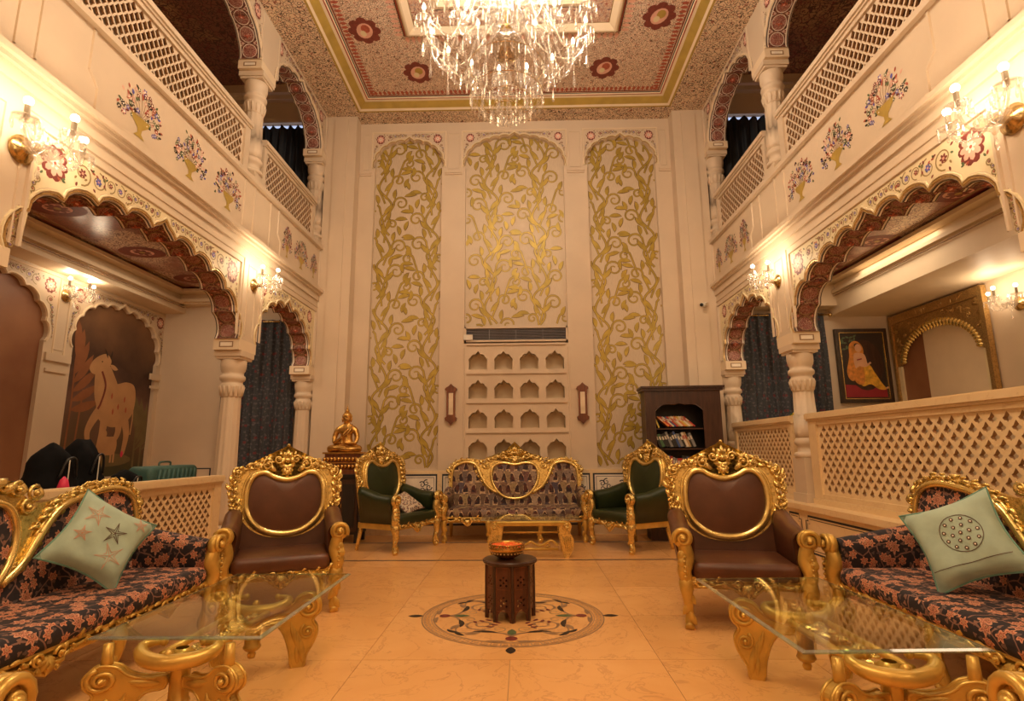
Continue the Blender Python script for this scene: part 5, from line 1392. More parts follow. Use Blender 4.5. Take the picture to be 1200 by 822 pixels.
def sofa(fab, L, gold_n, lobes_h, crest_h, k):
    """three-lobed back sofa, local front = -y, length L"""
    root = empty('sofa'); g = gold_n; h = L/2; D = .64
    for x in (-h+.06, -h*.34, h*.34, h-.06):
        m = MB().mat('gold_paint'); m.smooth = True; carved_leg(m, x, -D/2+.02, .32, 1 if x > 0 else -1, .85); m.build('leg', None, root)
    for x in (-h+.08, h-.08):
        m = MB().mat('gold_paint'); m.smooth = True; m.tube([(x, .27, .32), (x, .30, .0)], [.035, .024], 8); m.build('leg', None, root)
    m = MB().mat('gold_paint'); m.bbox(-h+.02, h-.02, -D/2-.02, -D/2+.04, .28, .37, .02, 2); m.box(-h+.05, h-.05, .25, .29, .28, .36)
    for q in (-1, 1): a, b = sorted((q*(h-.07), q*(h-.03))); m.box(a, b, -D/2, .28, .28, .36)
    m.build('seat_rail', None, root)
    m = MB(FRONT).mat('gold_leaf' if k == 2 else 'gold_paint'); m.smooth = True
    for a, b in ((-h+.10, -h*.36), (-h*.32, h*.32), (h*.36, h-.10)): rail_carving(m, a, b, .34, .055, int(a*10)+7, .05, D/2+.02)
    m.build('front_apron', None, root)
    m = MB().mat(fab); m.smooth = True; m.bbox(-h+.09, h-.09, -D/2-.035, .24, .345, .475, .05, 4); m.build('seat_cushion', None, root, uv=True)
    for sx in (-1, 1):
        m = MB().mat(fab); m.smooth = True; rings = []
        for j in range(9):
            t = j/8; y = -D/2+.0+t*.56; top = .62+.10*t; cx = sx*(h-.055); r = .07; ring = [(sx*(h-.04), y, .36)]
            for q in range(9): a = -.5+q*(PI+.75)/8; ring.append((cx+sx*r*math.cos(a), y, top-r*.4+r*math.sin(a)))
            ring.append((sx*(h-.115), y, .36)); rings.append([m.V(p) for p in ring])
        m.skin(rings); m.F(*rings[0]); m.F(*rings[-1]); m.build('armrest', None, root, uv=True)
        m = MB().mat(g if k == 2 else 'gold_paint'); m.smooth = True; arm_post(m, sx*(h-.06), -D/2-.02, .33, .625, sx); m.build('arm_support', None, root)
    lean = Matrix.Translation((0, .23, .40)) @ Matrix.Rotation(-.12, 4, 'X') @ Matrix.Translation((0, 0, -.40)); BK = lean @ FRONT
    T, C = lobes_h, crest_h
    # whole upholstered back, then mouldings swooping over it
    oval_w = .40 if k == 2 else .42
    top = [(h-.05, .50), (h-.05, T-.20), (h-.12, T-.06), (h-.30, T), (h-.52, T-.02), (oval_w+.16, T-.10), (oval_w, T-.02), (oval_w*.6, T+.03), (0, T+.05)]
    o = cat_spline(mirror_u([(0, .44), (h-.10, .44)]+top)[0:0] or [(0, .44), (h-.12, .44)]+top, 4, False); full = o+[(-u, v) for u, v in reversed(o) if abs(u) > 1e-4]
    m = MB(BK).mat(g); m.prism([[(u, v+.02 if v > .6 else max(v, .5)) for u, v in full]], -.05, .010); m.build('back_board', None, root)
    tail = [(h-.46, T-.075), ((h-.46+oval_w)/2+.04, T-.22), (oval_w+.04, T-.40), (oval_w-.12, T-.51)] if k == 2 else [(h-.52, T-.05), (oval_w+.30, T-.12), (oval_w+.15, T-.26), (oval_w+.02, T-.42), (oval_w-.12, T-.51)]
    lobe = cat_spline([(h-.09, .60), (h-.09, T-.22), (h-.15, T-.09), (h-.30, T-.035)]+tail, 5, False)
    ov = cat_spline(mirror_u([(0, T-.60), (oval_w*.45, T-.56), (oval_w*.80, T-.42), (oval_w*.93, T-.24), (oval_w*.80, T-.09), (oval_w*.45, T-.05), (0, T-.08)]), 4)
    half = [(0, .44), (h-.10, .44)]+lobe+[(oval_w*.45, T-.57)]; fl = half+[(0, T-.60)]+[(-u, v) for u, v in reversed(half[1:])]
    m = MB(BK).mat(fab); m.prism([fl], -.04, .018); m.build('upholstered_back', None, root, uv=True)
    m = MB(BK).mat(fab); m.smooth = True; bulge_panel(m, ov, .02, .03)
    m.build('centre_pad', None, root, uv=True)
    m = MB(BK).mat('gold_smooth'); m.smooth = True
    m.tube([(u, v, .03) for u, v in ov], .024, 8, closed=True)
    for f in (-1, 1):
        m.tube([(f*u, v, .025) for u, v in lobe], [.016+.012*min(1, j/12) for j in range(len(lobe))], 7); m.tube([(f*u*1.02, v+.045, .02) for u, v in lobe[6:-8]], .013, 6)
    m.build('back_moulding', None, root)
    for f in (-1, 1):
        m = MB(BK).mat(g); m.smooth = True
        edge = [(f*(u+(.03 if u > h-.2 else 0)), v+.035) for u, v in lobe[3:-9]]
        m.carve_path(edge, .075, .03, .036, 9, .01); m.carve_path([(u*1.015, v+.02) for u, v in edge], .05, .022, .045, 4, .0)
        for (u, v) in [(f*(oval_w+.05), T-.10), (f*(oval_w+.10), T-.02), (f*(oval_w-.02), T+.01), (f*(h-.06), T-.16)]:
            m.scroll(u, v, .05, 1, 1.4, .013, f, .02); m.leaf(u, v-.04, 1.57-f*1.0, .10, .06, .03, f, .01)
        m.build('carved_edge', None, root); m = MB(BK).mat(g); m.smooth = True
        vp = [(f*(u+.03), v+.02) for u, v in lobe[-22:]]; m.carve_path(vp, .07, .03, .04, 6, .012)
        m.build('carved_scrollwork', None, root)
    m = MB(BK).mat(g); m.smooth = True
    m.prism([cat_spline(mirror_u([(0, T-.05), (.16, T-.03), (.36, T), (.46, T+.03), (.28, T+.09), (.13, T+.16), (.04, C-.01), (0, C+.01)]), 3)], -.02, .012)
    for f in (-1, 1):
        m.scroll(f*.19, T+.055, .052, 1.2, 1.5, .015, -f, .03); m.scroll(f*.09, T+.12, .04, 0, 1.4, .013, f, .035); m.scroll(f*.31, T+.03, .036, 1.2, 1.3, .011, f, .025)
        for (u, v, a, L_) in ((.03, 0, 2.4, .12), (.10, -.01, .6, .12), (.05, .13, .9, .06), (.13, .09, .3, .09), (.22, .05, -.1, .13), (.06, .06, 1.9, .11), (.30, .01, .1, .12)):
            m.leaf(f*u, T+v, a if f > 0 else PI-a, L_, L_*.5, .035, f*.9, .015)
    m.fan(0, C-.13, 1.57, .10, 5, 1.9, .045, .04, .02); m.fan(0, T+.03, -1.57, .11, 5, 2.0, .045, .04, .02); m.ball((0, T+.10, .04), .03, 8, 6); m.ball((0, C+.01, .02), .018, 6, 4)
    m.build('crest', None, root)
    return root
sf = sofa('fabric_floral', 3.0, 'gold_leaf', 1.10, 1.30, 1); sf.location = (-2.73, 2.94, 0); sf.rotation_euler = (0, 0, PI/2)
tag(sf, 'black floral brocade sofa with gilt frame along the left side', 'sofa', 'sofas')
c = dup(sf, None, (2.59, 2.82, 0), -PI/2); tag(c, 'black floral brocade sofa with gilt frame along the right side', 'sofa', 'sofas')
sb = sofa('fabric_fort', 2.16, 'gold_leaf', 1.17, 1.43, 2); sb.location = (-.14, 8.66, 0)
tag(sb, 'gilt sofa upholstered with little arched windows, below the wall niches', 'sofa', 'sofas')

def pillow(name, S, H, mat, edge, loc, rot, label, deco):
    root = empty(name, loc); root.rotation_euler = rot
    m = MB().mat(mat); m.smooth = True; n = 16; hs = S/2
    for sg in (1, -1):
        G = []
        for i in range(n+1):
            row = []
            for j in range(n+1):
                a, b = -1+2*i/n, -1+2*j/n; pinch = 1-.15*(1-abs(a)**2)*(abs(b)**3)-.15*(1-abs(b)**2)*(abs(a)**3)
                z = H*((1-a**4)*(1-b**4))**.55*(1+.07*math.sin(5*a+3*b)+.04*math.sin(11*a-7*b))
                row.append(m.V((a*hs*pinch, b*hs*pinch, sg*z)))
            G.append(row)
        m.skin(G, False)
    m.build('cushion_cover', None, root, uv=True)
    m = MB().mat(edge); P = []
    for (ax, ay, bx, by) in ((-1, -1, 1, -1), (1, -1, 1, 1), (1, 1, -1, 1), (-1, 1, -1, -1)):
        for k in range(8):
            t = k/8; a, b = ax+(bx-ax)*t, ay+(by-ay)*t; pinch = 1-.15*(1-abs(a)**2)*(abs(b)**3)-.15*(1-abs(b)**2)*(abs(a)**3); P.append((a*hs*pinch, b*hs*pinch, 0))
    m.tube(P, .007, 5, closed=True); m.build('piping', None, root)
    def surf(u, v, h):
        a, b = u/hs, v/hs; return (u, v, H*((1-min(1, a**4))*(1-min(1, b**4)))**.55*(1+.07*math.sin(5*a+3*b)+.04*math.sin(11*a-7*b))+h)
    if deco:
        P = Paint(surf, lambda u, v: abs(u) < hs*.92 and abs(v) < hs*.92); P.h = .003; deco(P, hs); P.build('embroidery', root)
    return tag(root, label, 'cushion')
def star_deco(P, hs):
    for u, v, r, a, c in ((.03, -.03, .07, .2, 'stitch_brown'), (-.10, -.08, .085, .7, 'stitch_rose'), (.09, .12, .075, 1.2, 'stitch_rose'), (-.05, .13, .05, .3, 'stitch_rose'), (.15, -.14, .05, .5, 'stitch_rose')):
        o = []
        for k in range(10): b = a+PI*k/5; rr = r if k % 2 == 0 else r*.28; o.append((u+rr*math.cos(b), v+rr*math.sin(b)))
        P.line(o, .006, c, closed=True)
        for k in range(5): b = a+2*PI*k/5; P.line([(u, v), (u+r*.5*math.cos(b), v+r*.5*math.sin(b)), (u+r*math.cos(b), v+r*math.sin(b))], .004, c)
def ring_deco(P, hs):
    P.line([(.03+.105*math.cos(2*PI*k/28), .01+.105*math.sin(2*PI*k/28)) for k in range(28)], .004, 'stitch_brown', closed=True)
    for r, n in ((.085, 11), (.045, 6), (.0, 1)):
        for k in range(n):
            a = 2*PI*k/n; P.disc(.03+r*math.cos(a), .01+r*math.sin(a), .011, 'stitch_brown', 0, 8); P.disc(.03+r*math.cos(a), .01+r*math.sin(a), .005, 'paint_white', .001, 6)
    P.line([(-.2+.04*k, -.15-.0*k) for k in range(11)], .004, 'stitch_brown')
def look(n, roll):
    n = Vector(n).normalized(); q = n.to_track_quat('Z', 'Y'); return (q.to_matrix() @ Matrix.Rotation(roll, 3, 'Z')).to_euler()
pillow('cushion', .49, .10, 'fabric_mint', 'fabric_mint_edge', (-2.74, 3.68, .765), look((.80, -.50, .36), .95), 'mint green cushion embroidered with starfish on the left sofa', star_deco)
pillow('cushion', .50, .10, 'fabric_mint', 'fabric_mint_edge', (2.60, 3.48, .765), look((-.76, -.56, .36), .45), 'mint green cushion with a ring of eyelets on the right sofa', ring_deco)
pillow('cushion', .40, .06, 'fabric_printed', 'stitch_brown', (-1.64, 7.92, .60), look((.45, -.35, .8), .3), 'small printed cushion lying on the green left armchair', None)

# ---- coffee tables
def coffee_table(w=.84, l=1.40, H=.45, small=False):
    """glass table, long axis = local y"""
    r = empty('coffee_table'); hw, hl = w/2, l/2
    m = MB().mat('glass_clear'); z0, z1, b = H-.012, H, .018
    a = [m.V(p) for p in ((-hw, -hl, z0), (hw, -hl, z0), (hw, hl, z0), (-hw, hl, z0))]; t = [m.V(p) for p in ((-hw+b, -hl+b, z1), (hw-b, -hl+b, z1), (hw-b, hl-b, z1), (-hw+b, hl-b, z1))]
    e = [m.V((x, y, z0+.006)) for x, y in ((-hw, -hl), (hw, -hl), (hw, hl), (-hw, hl))]
    m.F(*t); m.F(*a[::-1]); m.mat('glass_edge'); m.skin([a, e, t]); m.build('glass_top', None, r)
    zt = H-.016; G = 'gold_paint'
    for sy in (-1, 1):
        y = -.62 if sy < 0 else .12
        m = MB().mat(G); m.smooth = True
        m.lathe([(.001, .075), (.02, .08), (.026, .10), (.018, .115), (.04, .125), (.052, .14), (.05, .15), (.045, .155), (.045, .33), (.055, .34), (.06, .36), (.03, .38)], 16, (0, y, 0), cap=False)
        m.build('post', None, r)
        m = MB().mat(G); m.smooth = True     # crescent yoke with curled horns
        yk = y; y = y-.09 if sy < 0 else y
        P = cat_spline([(-.10, y+.10, zt-.03), (-.17, y+.09, zt-.035), (-.18, y+.05, zt-.055), (-.12, y-.0, zt-.075), (0, y-.04, zt-.08), (.12, y-.0, zt-.075), (.18, y+.05, zt-.055), (.17, y+.09, zt-.035), (.10, y+.10, zt-.03)], 5, False)
        n = len(P); m.tube(P, [.014+.024*math.sin(PI*k/(n-1)) for k in range(n)], 8); m.ball((0, y+sy*.02, zt-.05), .024, 8, 6); m.ball((-.10, y+.10, zt-.03), .022, 7, 5); m.ball((.10, y+.10, zt-.03), .022, 7, 5)
        m.build('crescent_bracket', None, r); y = yk
        for sx in (-1, 1):
            # carved scroll leg, a plate in the plane running out towards the corner
            d = Vector((sx*.80, sy*.30, 0)).normalized(); M = Matrix(((d.x, 0, -d.y, 0), (d.y, 0, d.x, y), (0, 1, 0, 0), (0, 0, 0, 1)))
            if sy < 0: M = M @ Matrix.Diagonal((1, .80, 1, 1))
            m = MB(M).mat(G); out = cat_spline([(.06, .27), (.13, .26), (.18, .20), (.215, .10), (.235, .0), (.30, .0), (.315, .07), (.355, .14), (.375, .21), (.345, .27), (.385, .32), (.385, .38), (.33, .425), (.26, .41), (.21, .36), (.13, .33), (.06, .33)], 3)
            m.prism([out], -.028, .028); m.smooth = True
            for wv, fl in ((.028, 1), (-.028, -1)):
                m.M = M if fl > 0 else M @ Matrix.Scale(-1, 4, (0, 0, 1))
                m.scroll(.315, .350, .066, 1.2, 1.8, .015, -1, .026, 6, 24); m.scroll(.318, .205, .046, 2.0, 1.6, .011, 1, .026, 6, 18)
                for q in range(4): m.leaf(.215+.02*q, .27-.03*q, -1.35-.05*q, .15, .026, .018, .1, .026)
                m.leaf(.285, .15, -1.5, .14, .04, .018, .1, .026); m.leaf(.255, .13, -1.5, .12, .03, .018, .1, .026); m.leaf(.08, .30, .1, .14, .05, .018, .3, .026); m.tube([(u, v, .024) for u, v in out], .009, 5, closed=True)
            m.build('carved_leg', None, r)
            m = MB().mat(G); m.smooth = True; p = M @ Vector((.31, .42, 0)); m.lathe([(.022, 0), (.026, .008), (.022, zt-p.z+.004)], 10, (p.x, p.y, p.z-.004)); m.build('support_pad', None, r)
    m = MB().mat(G); m.smooth = True
    for x in (-.10, .10): m.tube([(x, -.62, zt-.09), (x, .12, zt-.09)], .020, 8)
    m.build('stretcher', None, r)
    m = MB(Matrix.Translation((0, 0, zt-.10))).mat('gold_leaf'); m.smooth = True
    for q in (-.58, -.22): m.carve_path([(0, q), (0, q+.26)], .12, .02, .06, 3, 0)
    m.build('carved_centre', None, r)
    return r
ct = coffee_table(); ct.location = (-1.68, 3.51, 0); tag(ct, 'glass-topped coffee table with carved golden legs before the left sofa', 'coffee table', 'coffee tables')
c = dup(ct, None, (1.60, 3.32, 0), math.radians(1.5)); tag(c, 'glass-topped coffee table with carved golden legs before the right sofa', 'coffee table', 'coffee tables')
def far_table():
    r = empty('coffee_table', (.08, 7.42, 0)); G = 'gold_leaf'
    m = MB().mat('glass_clear').box(-.62, .62, -.30, .34, .452, .462); m.mat('glass_edge').box(-.62, .62, -.304, -.30, .452, .462); m.build('glass_top', None, r)
    m = MB().mat('gold_paint').bbox(-.44, .44, -.26, -.20, .38, .44, .015, 2).bbox(-.44, .44, .20, .26, .38, .44, .015, 2).box(-.44, -.38, -.2, .2, .38, .44).box(.38, .44, -.2, .2, .38, .44); m.build('frame', None, r)
    for sx in (-1, 1):
        for sy in (-1, 1):
            M = Matrix(((sx, 0, 0, sx*.36), (0, 0, -1, sy*.23), (0, 1, 0, 0), (0, 0, 0, 1)))
            m = MB(M).mat(G); out = cat_spline([(0, .43), (0, .25), (.03, .12), (.05, .0), (.10, .0), (.16, .10), (.17, .22), (.13, .30), (.15, .38), (.10, .44)], 3); m.prism([out], -.025, .025); m.smooth = True
            m.scroll(.09, .36, .05, 1, 1.5, .012, 1, .025); 
            for q in range(4): m.leaf(.04+.025*q, .26, -1.5, .20, .03, .016, .2, .025)
            m.build('carved_leg', None, r)
    m = MB(Matrix.Translation((0, -.2, 0)) @ FRONT).mat('gold_paint'); m.smooth = True
    for f in (-1, 1):
        m.tube(cat_spline([(f*.34, .14, 0), (f*.25, .20, 0), (f*.12, .14, 0), (0, .19, 0)], 5, False), .016, 6); m.scroll(f*.20, .13, .04, 0, 1.3, .010, f, 0)
    m.tube([(-.34, .10, 0), (.34, .10, 0)], .018, 6); m.tube([(-.38, .30, 0), (.38, .30, 0)], .012, 6); m.build('stretcher', None, r)
    tag(r, 'low gilt coffee table with glass top in front of the far sofa', 'coffee table', 'coffee tables')
far_table()

# ---- carved stool-table and bowl
def side_table():
    r = empty('side_table', (-.12, 4.76, 0)); r.rotation_euler = (0, 0, .12); n = 8; R = .195; H = .425
    m = MB().mat('wood_dark'); m.lathe([(.18, H-.012), (.215, H-.008), (.222, H), (.222, H+.012), (.215, H+.02), (.001, H+.02)], 32, cap=False); m.build('table_top', None, r)
    o0 = None
    for k in range(n):
        a = 2*PI*(k+.5)/n; w = R*math.sin(PI/n)*.985; d = R*math.cos(PI/n)
        if o0 is None:
            foot = [(-w, 0), (-w+.022, 0), (-w+.028, .05)]+[(-w+.03+(2*w-.06)*t/8, .055+.035*math.sin(PI*t/8)) for t in range(9)]+[(w-.028, .05), (w-.022, 0), (w, 0), (w, H-.012), (-w, H-.012)]
            M = Matrix(((0, 0, 1, d-.012), (1, 0, 0, 0), (0, 1, 0, 0), (0, 0, 0, 1)))
            hs = []
            for vz in (.15, .30):
                for i in range(3):
                    for j in range(4):
                        if (i+j) % 2 == 0: u, v = (i-1)*.024, vz+(j-1.5)*.020; hs.append([(u+.009*math.cos(q*PI/3), v+.009*math.sin(q*PI/3)) for q in range(6)])
            m = MB(M).mat('wood_inlay'); m.prism([foot]+hs, 0, .012); o = m.build('pierced_panel', None, r); o0 = o
            m = MB(M).mat('wood_red')
            for b in (.065, .225, .385): m.box(-w*.82, w*.82, b+.012, b+.018, .012, .015)
            for u in (-w*.82, w*.82-.006): m.box(u, u+.006, .08, .40, .012, .015)
            m.build('panel_bead', None, o)
        else:
            o = o0.copy(); COL.objects.link(o); o.parent = r
            for q in kids(o0): z = q.copy(); COL.objects.link(z); z.parent = o
        o.rotation_euler = (0, 0, a)
    m = MB().mat('wood_dark')
    for k in range(n): a = 2*PI*k/n; m.tube([(R*.985*math.cos(a), R*.985*math.sin(a), 0), (R*.985*math.cos(a), R*.985*math.sin(a), H-.012)], .013, 6)
    m.build('corner_bead', None, r)
    tag(r, 'small dark carved octagonal wooden table on the floor medallion', 'side table')
    b = empty('brass_bowl', (-.145, 4.76, .445)); m = MB().mat('bronze_gold'); m.smooth = True
    m.lathe([(.001, .004), (.06, 0), (.07, .008), (.11, .03), (.142, .065), (.148, .085), (.135, .105), (.138, .112), (.148, .115), (.140, .120), (.128, .108), (.134, .085), (.10, .035), (.001, .02)], 32, cap=False); m.build('bowl', None, b)
    m = MB().mat('brass'); m.smooth = True
    for k in range(28): a = 2*PI*k/28; m.ball((.143*math.cos(a), .143*math.sin(a), .10), .008, 5, 4); m.ball((.128*math.cos(a+.1), .128*math.sin(a+.1), .048), .010, 5, 4)
    stuff(m.build('beaded_band', None, b))
    tag(b, 'brass bowl of orange flower petals on the octagonal table', 'bowl')
    m = MB(); m.smooth = False; rnd = random.Random(3); m.mat('petal_orange').lathe([(.001, .10), (.12, .095), (.125, .09)], 20, cap=False)
    for k in range(240):
        a, q = rnd.uniform(0, 6.28), rnd.uniform(0, 1)**.5*.118; m.mat('petal_orange' if rnd.random() < .9 else 'yellow_flower')
        x, y = q*math.cos(a), q*math.sin(a); m.M = Matrix.Translation((x, y, .102+.008*(1-q/.12))) @ Matrix.Rotation(rnd.uniform(0, 6), 4, 'Z') @ Matrix.Rotation(rnd.uniform(-.6, .6), 4, 'X'); m.leaf(0, 0, 0, .035, .02, .006, .5)
    o = m.build('flower_petals'); o.location = (-.145, 4.76, .445); tag(o, 'orange and red petals filling the brass bowl', 'petals', kind='stuff')
side_table()

# ---- buddha on cabinet
def buddha():
    cb = empty('cabinet', (-2.72, 8.56, 0)); m = MB().mat('wood_black').box(-.30, .30, -.20, .20, .12, .94).box(-.33, .33, -.23, .22, .94, .98); m.build('body', None, cb)
    for x in (-.26, .26):
        for y in (-.16, .16): MB().mat('wood_black').box(x-.03, x+.03, y-.03, y+.03, 0, .12).build('leg', None, cb)
    for x in (-.14, .14):
        o = MB().mat('wood_dark').box(x-.13, x+.13, -.215, -.20, .16, .90).build('door', None, cb); MB().mat('wood_black').box(x-.09, x+.09, -.222, -.214, .22, .84).build('door_panel', None, o); MB().mat('brass').box(x-.015*x/abs(x)-.006+(-.09*x/abs(x)), x-.015*x/abs(x)+.006+(-.09*x/abs(x)), -.235, -.214, .50, .56).build('handle', None, o)
    tag(cb, 'low black wooden cabinet under the seated gold statue', 'cabinet')
    r = empty('seated_statue', (-2.72, 8.56, .98)); K = 'bronze_gold'
    m = MB().mat('wood_red'); m.box(-.31, .31, -.17, .17, 0, .06).box(-.27, .27, -.14, .14, .06, .30); m.build('plinth', None, r)
    m = MB().mat(K); m.smooth = True
    for z, sg, n in ((.11, -1, 11), (.22, 1, 11)):
        for k in range(n):
            u = -.27+.054*k; m.ball((u, -.15, z), .028, 7, 5, sz=1.3)
        for sy in (-1, 1):
            for k in range(5): m.ball((sy*.28, -.12+.06*k, z), .028, 6, 5, sz=1.3)
    stuff(m.build('lotus_petals', None, r))
    m = MB().mat(K); m.box(-.29, .29, -.16, .16, .16, .175).box(-.30, .30, -.17, .17, .30, .325); m.build('plinth_edge', None, r)
    # figure: one continuous skin
    V = [(0, .02, .40), (0, .02, .50), (0, .01, .60), (0, 0, .70), (0, 0, .755), (0, -.005, .80), (0, -.01, .845),
         (.13, 0, .68), (.175, -.02, .56), (.165, -.06, .46), (.07, -.13, .46), (.01, -.15, .47),
         (-.13, 0, .68), (-.175, -.02, .56), (-.165, -.06, .46), (-.06, -.12, .52), (-.02, -.15, .55),
         (.12, -.02, .385), (.25, -.08, .37), (.10, -.17, .365), (-.06, -.16, .37),
         (-.12, -.02, .385), (-.25, -.08, .37), (-.10, -.15, .385), (.06, -.17, .395), (0, .0, .90)]
    E = [(0, 1), (1, 2), (2, 3), (3, 4), (4, 5), (5, 6), (6, 25), (3, 7), (7, 8), (8, 9), (9, 10), (10, 11), (3, 12), (12, 13), (13, 14), (14, 15), (15, 16), (0, 17), (17, 18), (18, 19), (19, 20), (0, 21), (21, 22), (22, 23), (23, 24)]
    RR = [.10, .088, .10, .095, .04, .062, .066, .052, .042, .034, .024, .018, .052, .042, .034, .024, .018, .075, .055, .042, .028, .075, .055, .040, .026, .035]
    me = bpy.data.meshes.new('figure'); me.from_pydata(V, E, []); o = bpy.data.objects.new('figure', me); COL.objects.link(o); me.materials.append(MT[K]); o.parent = r
    sk = o.modifiers.new('skin', 'SKIN'); 
    for q, d in zip(o.data.skin_vertices[0].data, RR): q.radius = (d, d*(.75 if d > .08 else 1))
    o.data.skin_vertices[0].data[0].use_root = True
    ss = o.modifiers.new('sub', 'SUBSURF'); ss.levels = 2; ss.render_levels = 2; sk.use_smooth_shade = True
    m = MB().mat(K); m.smooth = True; m.ball((0, 0, .875), .070, 12, 8, sz=.9); m.ball((0, 0, .955), .032, 8, 6); m.lathe([(.018, .97), (.012, 1.0), (.002, 1.035)], 8)
    for k in range(40):
        a = k*2.4; z = .86+.075*(k/40); rr = .070*math.cos((k/40)*1.2); m.ball((rr*math.cos(a), rr*math.sin(a)*.95+.004, z), .011, 5, 4)
    m.build('hair_curls', None, r)
    m = MB().mat(K); m.smooth = True; m.tube([(0, -.068, .85), (0, -.082, .825), (0, -.070, .815)], [.006, .011, .008], 6)
    for f in (-1, 1): m.tube([(f*.064, 0, .86), (f*.072, -.004, .83), (f*.064, -.008, .78)], [.010, .013, .009], 6); m.tube([(f*.012, -.069, .848), (f*.028, -.066, .852), (f*.042, -.056, .846)], .004, 4)
    m.tube([(-.018, -.068, .795), (0, -.074, .792), (.018, -.068, .795)], .006, 5); m.build('face', None, r)
    m = MB().mat('bronze_gold'); m.smooth = True    # robe edge over the left shoulder and fingers
    m.tube(cat_spline([(.09, -.06, .74), (.05, -.11, .66), (-.03, -.12, .58), (-.10, -.09, .50)], 4, False), .009, 5)
    m.tube(cat_spline([(.10, -.05, .75), (.08, -.115, .64), (.0, -.125, .56), (-.08, -.10, .48)], 4, False), .007, 5); m.build('robe_hem', None, r)
    m = MB().mat('bronze_gold'); m.smooth = True
    for k in range(5): m.tube([(.02-.0*k, -.145, .462+.006*k), (-.02, -.165-.002*k, .462+.009*k), (-.045+.004*k, -.16, .465+.011*k)], .006, 5)
    for k in range(5): m.tube([(-.02, -.15, .545+.005*k), (.0, -.165, .57+.008*k), (.01+.006*k, -.16, .60+.006*k)], .0055, 5)
    m.build('fingers', None, r)
    tag(r, 'golden seated meditating statue on a lotus plinth upon the black cabinet', 'statue')
buddha()

# ---- bookcase with books
def bookcase():
    x0, y0 = 2.42, 8.60; W, D, H = .56, .19, 2.18
    r = empty('bookcase', (x0, y0, 0)); r.rotation_euler = (0, 0, math.radians(-3)); K = 'wood_dark'
    for s in (-1, 1): a, b = sorted((s*W, s*(W-.03))); MB().mat(K).box(a, b, -D, D, 0, H).build('side_panel', None, r)
    MB().mat('wood_black').box(-W, W, D-.02, D, 0, H).build('back_panel', None, r)
    m = MB().mat(K); m.box(-W-.06, W+.06, -D-.07, D+.0, H+.04, H+.07).box(-W-.04, W+.04, -D-.045, D, H, H+.04); m.build('cornice', None, r)
    MB().mat(K).box(-W, W, -D-.01, D, 0, .12).build('plinth', None, r)
    # front frame: cusped opening above, plain below
    A = foil_arch(-.06, .70, 1.88, 1.99, 5, 5, .04, .02); op = [(A[0][0], .16)]+A+[(A[-1][0], .16)]
    m = MB(FRONT).mat(K); m.prism([[(-W, .12), (W, .12), (W, H), (-W, H)], op], D, D+.02); m.tube([(u, v, D+.02) for u, v in op[1:-1]], .008, 5); m.build('front_frame', None, r)
    sh = [.16, .58, .98, 1.30, 1.60]
    for z in sh: MB().mat(K).box(-W+.03, W-.03, -D+.01, D-.02, z, z+.02).build('shelf', None, r)
    tag(r, 'tall dark wooden bookcase against the back wall, right of the panels', 'bookcase')
    R = Matrix.Translation((x0, y0, 0)) @ Matrix.Rotation(math.radians(-3), 4, 'Z'); rnd = random.Random(12)
    cols = {'book_red': 'red', 'book_orange': 'orange', 'book_white': 'white', 'book_blue': 'blue', 'book_yellow': 'yellow', 'book_black': 'black', 'book_grey': 'grey', 'book_green': 'green', 'book_tan': 'tan'}
    def book(x, z, t, h, lean, mt, label, grp):
        b = empty('book'); b.matrix_world = R @ Matrix.Translation((x, -.07, z)) @ Matrix.Rotation(lean, 4, 'Y')
        MB().mat(mt).box(0, .004, -.08, .08, 0, h).box(t-.004, t, -.08, .08, 0, h).box(0, t, -.084, -.08, 0, h).build('cover', None, b)
        MB().mat('book_white').box(.004, t-.004, -.079, .075, .004, h-.004).build('pages', None, b)
        MB().mat('book_white' if mt not in ('book_white', 'book_tan') else 'book_red').box(t*.2, t*.8, -.0855, -.084, h*.55, h*.8).build('spine_label', None, b)
        tag(b, label, 'book', grp)
    seq = ['book_yellow', 'book_orange', 'book_red', 'book_white', 'book_blue', 'book_red', 'book_tan', 'book_white', 'book_orange', 'book_yellow', 'book_white', 'book_tan', 'book_red']
    pos = ['first', 'second', 'third', 'fourth', 'fifth', 'sixth', 'seventh', 'eighth', 'ninth', 'tenth', 'eleventh', 'twelfth', 'thirteenth', 'fourteenth', 'fifteenth', 'sixteenth', 'seventeenth']
    x = -.37
    for i, c in enumerate(seq):
        t = rnd.uniform(.020, .026)
        if i == 0: book(x+.0, 1.625, t, .26, -.35, c, 'yellow book leaning alone at the left end of the top shelf', 'books on the top shelf'); x += .15; continue
        book(x, 1.622+t*math.sin(.85), t, .22, -.85, c, '%s book, %s from the left in the slanting row on the top shelf' % (cols[c], pos[i]), 'books on the top shelf')
        x += t/math.cos(.85)*1.01
    x = -.36; seq = ['book_black', 'book_green', 'book_black', 'book_black', 'book_grey', 'book_black', 'book_black', 'book_blue', 'book_grey', 'book_black', 'book_white', 'book_tan', 'book_black', 'book_grey']
    for i, c in enumerate(seq):
        t = rnd.uniform(.030, .042); book(x, 1.322+t*math.sin(.38), t, rnd.uniform(.20, .25), -.38, c, '%s book, %s from the left on the second shelf' % (cols[c], pos[i]), 'books on the second shelf'); x += t/math.cos(.38)
    x = -.36
    for i in range(13):
        t = rnd.uniform(.030, .042); c = rnd.choice(['book_black', 'book_grey', 'book_blue', 'book_red']); book(x, 1.002, t, rnd.uniform(.17, .22), 0, c, '%s book, %s from the left on the third shelf, upright' % (cols[c], pos[i]), 'books on the third shelf'); x += t
bookcase()

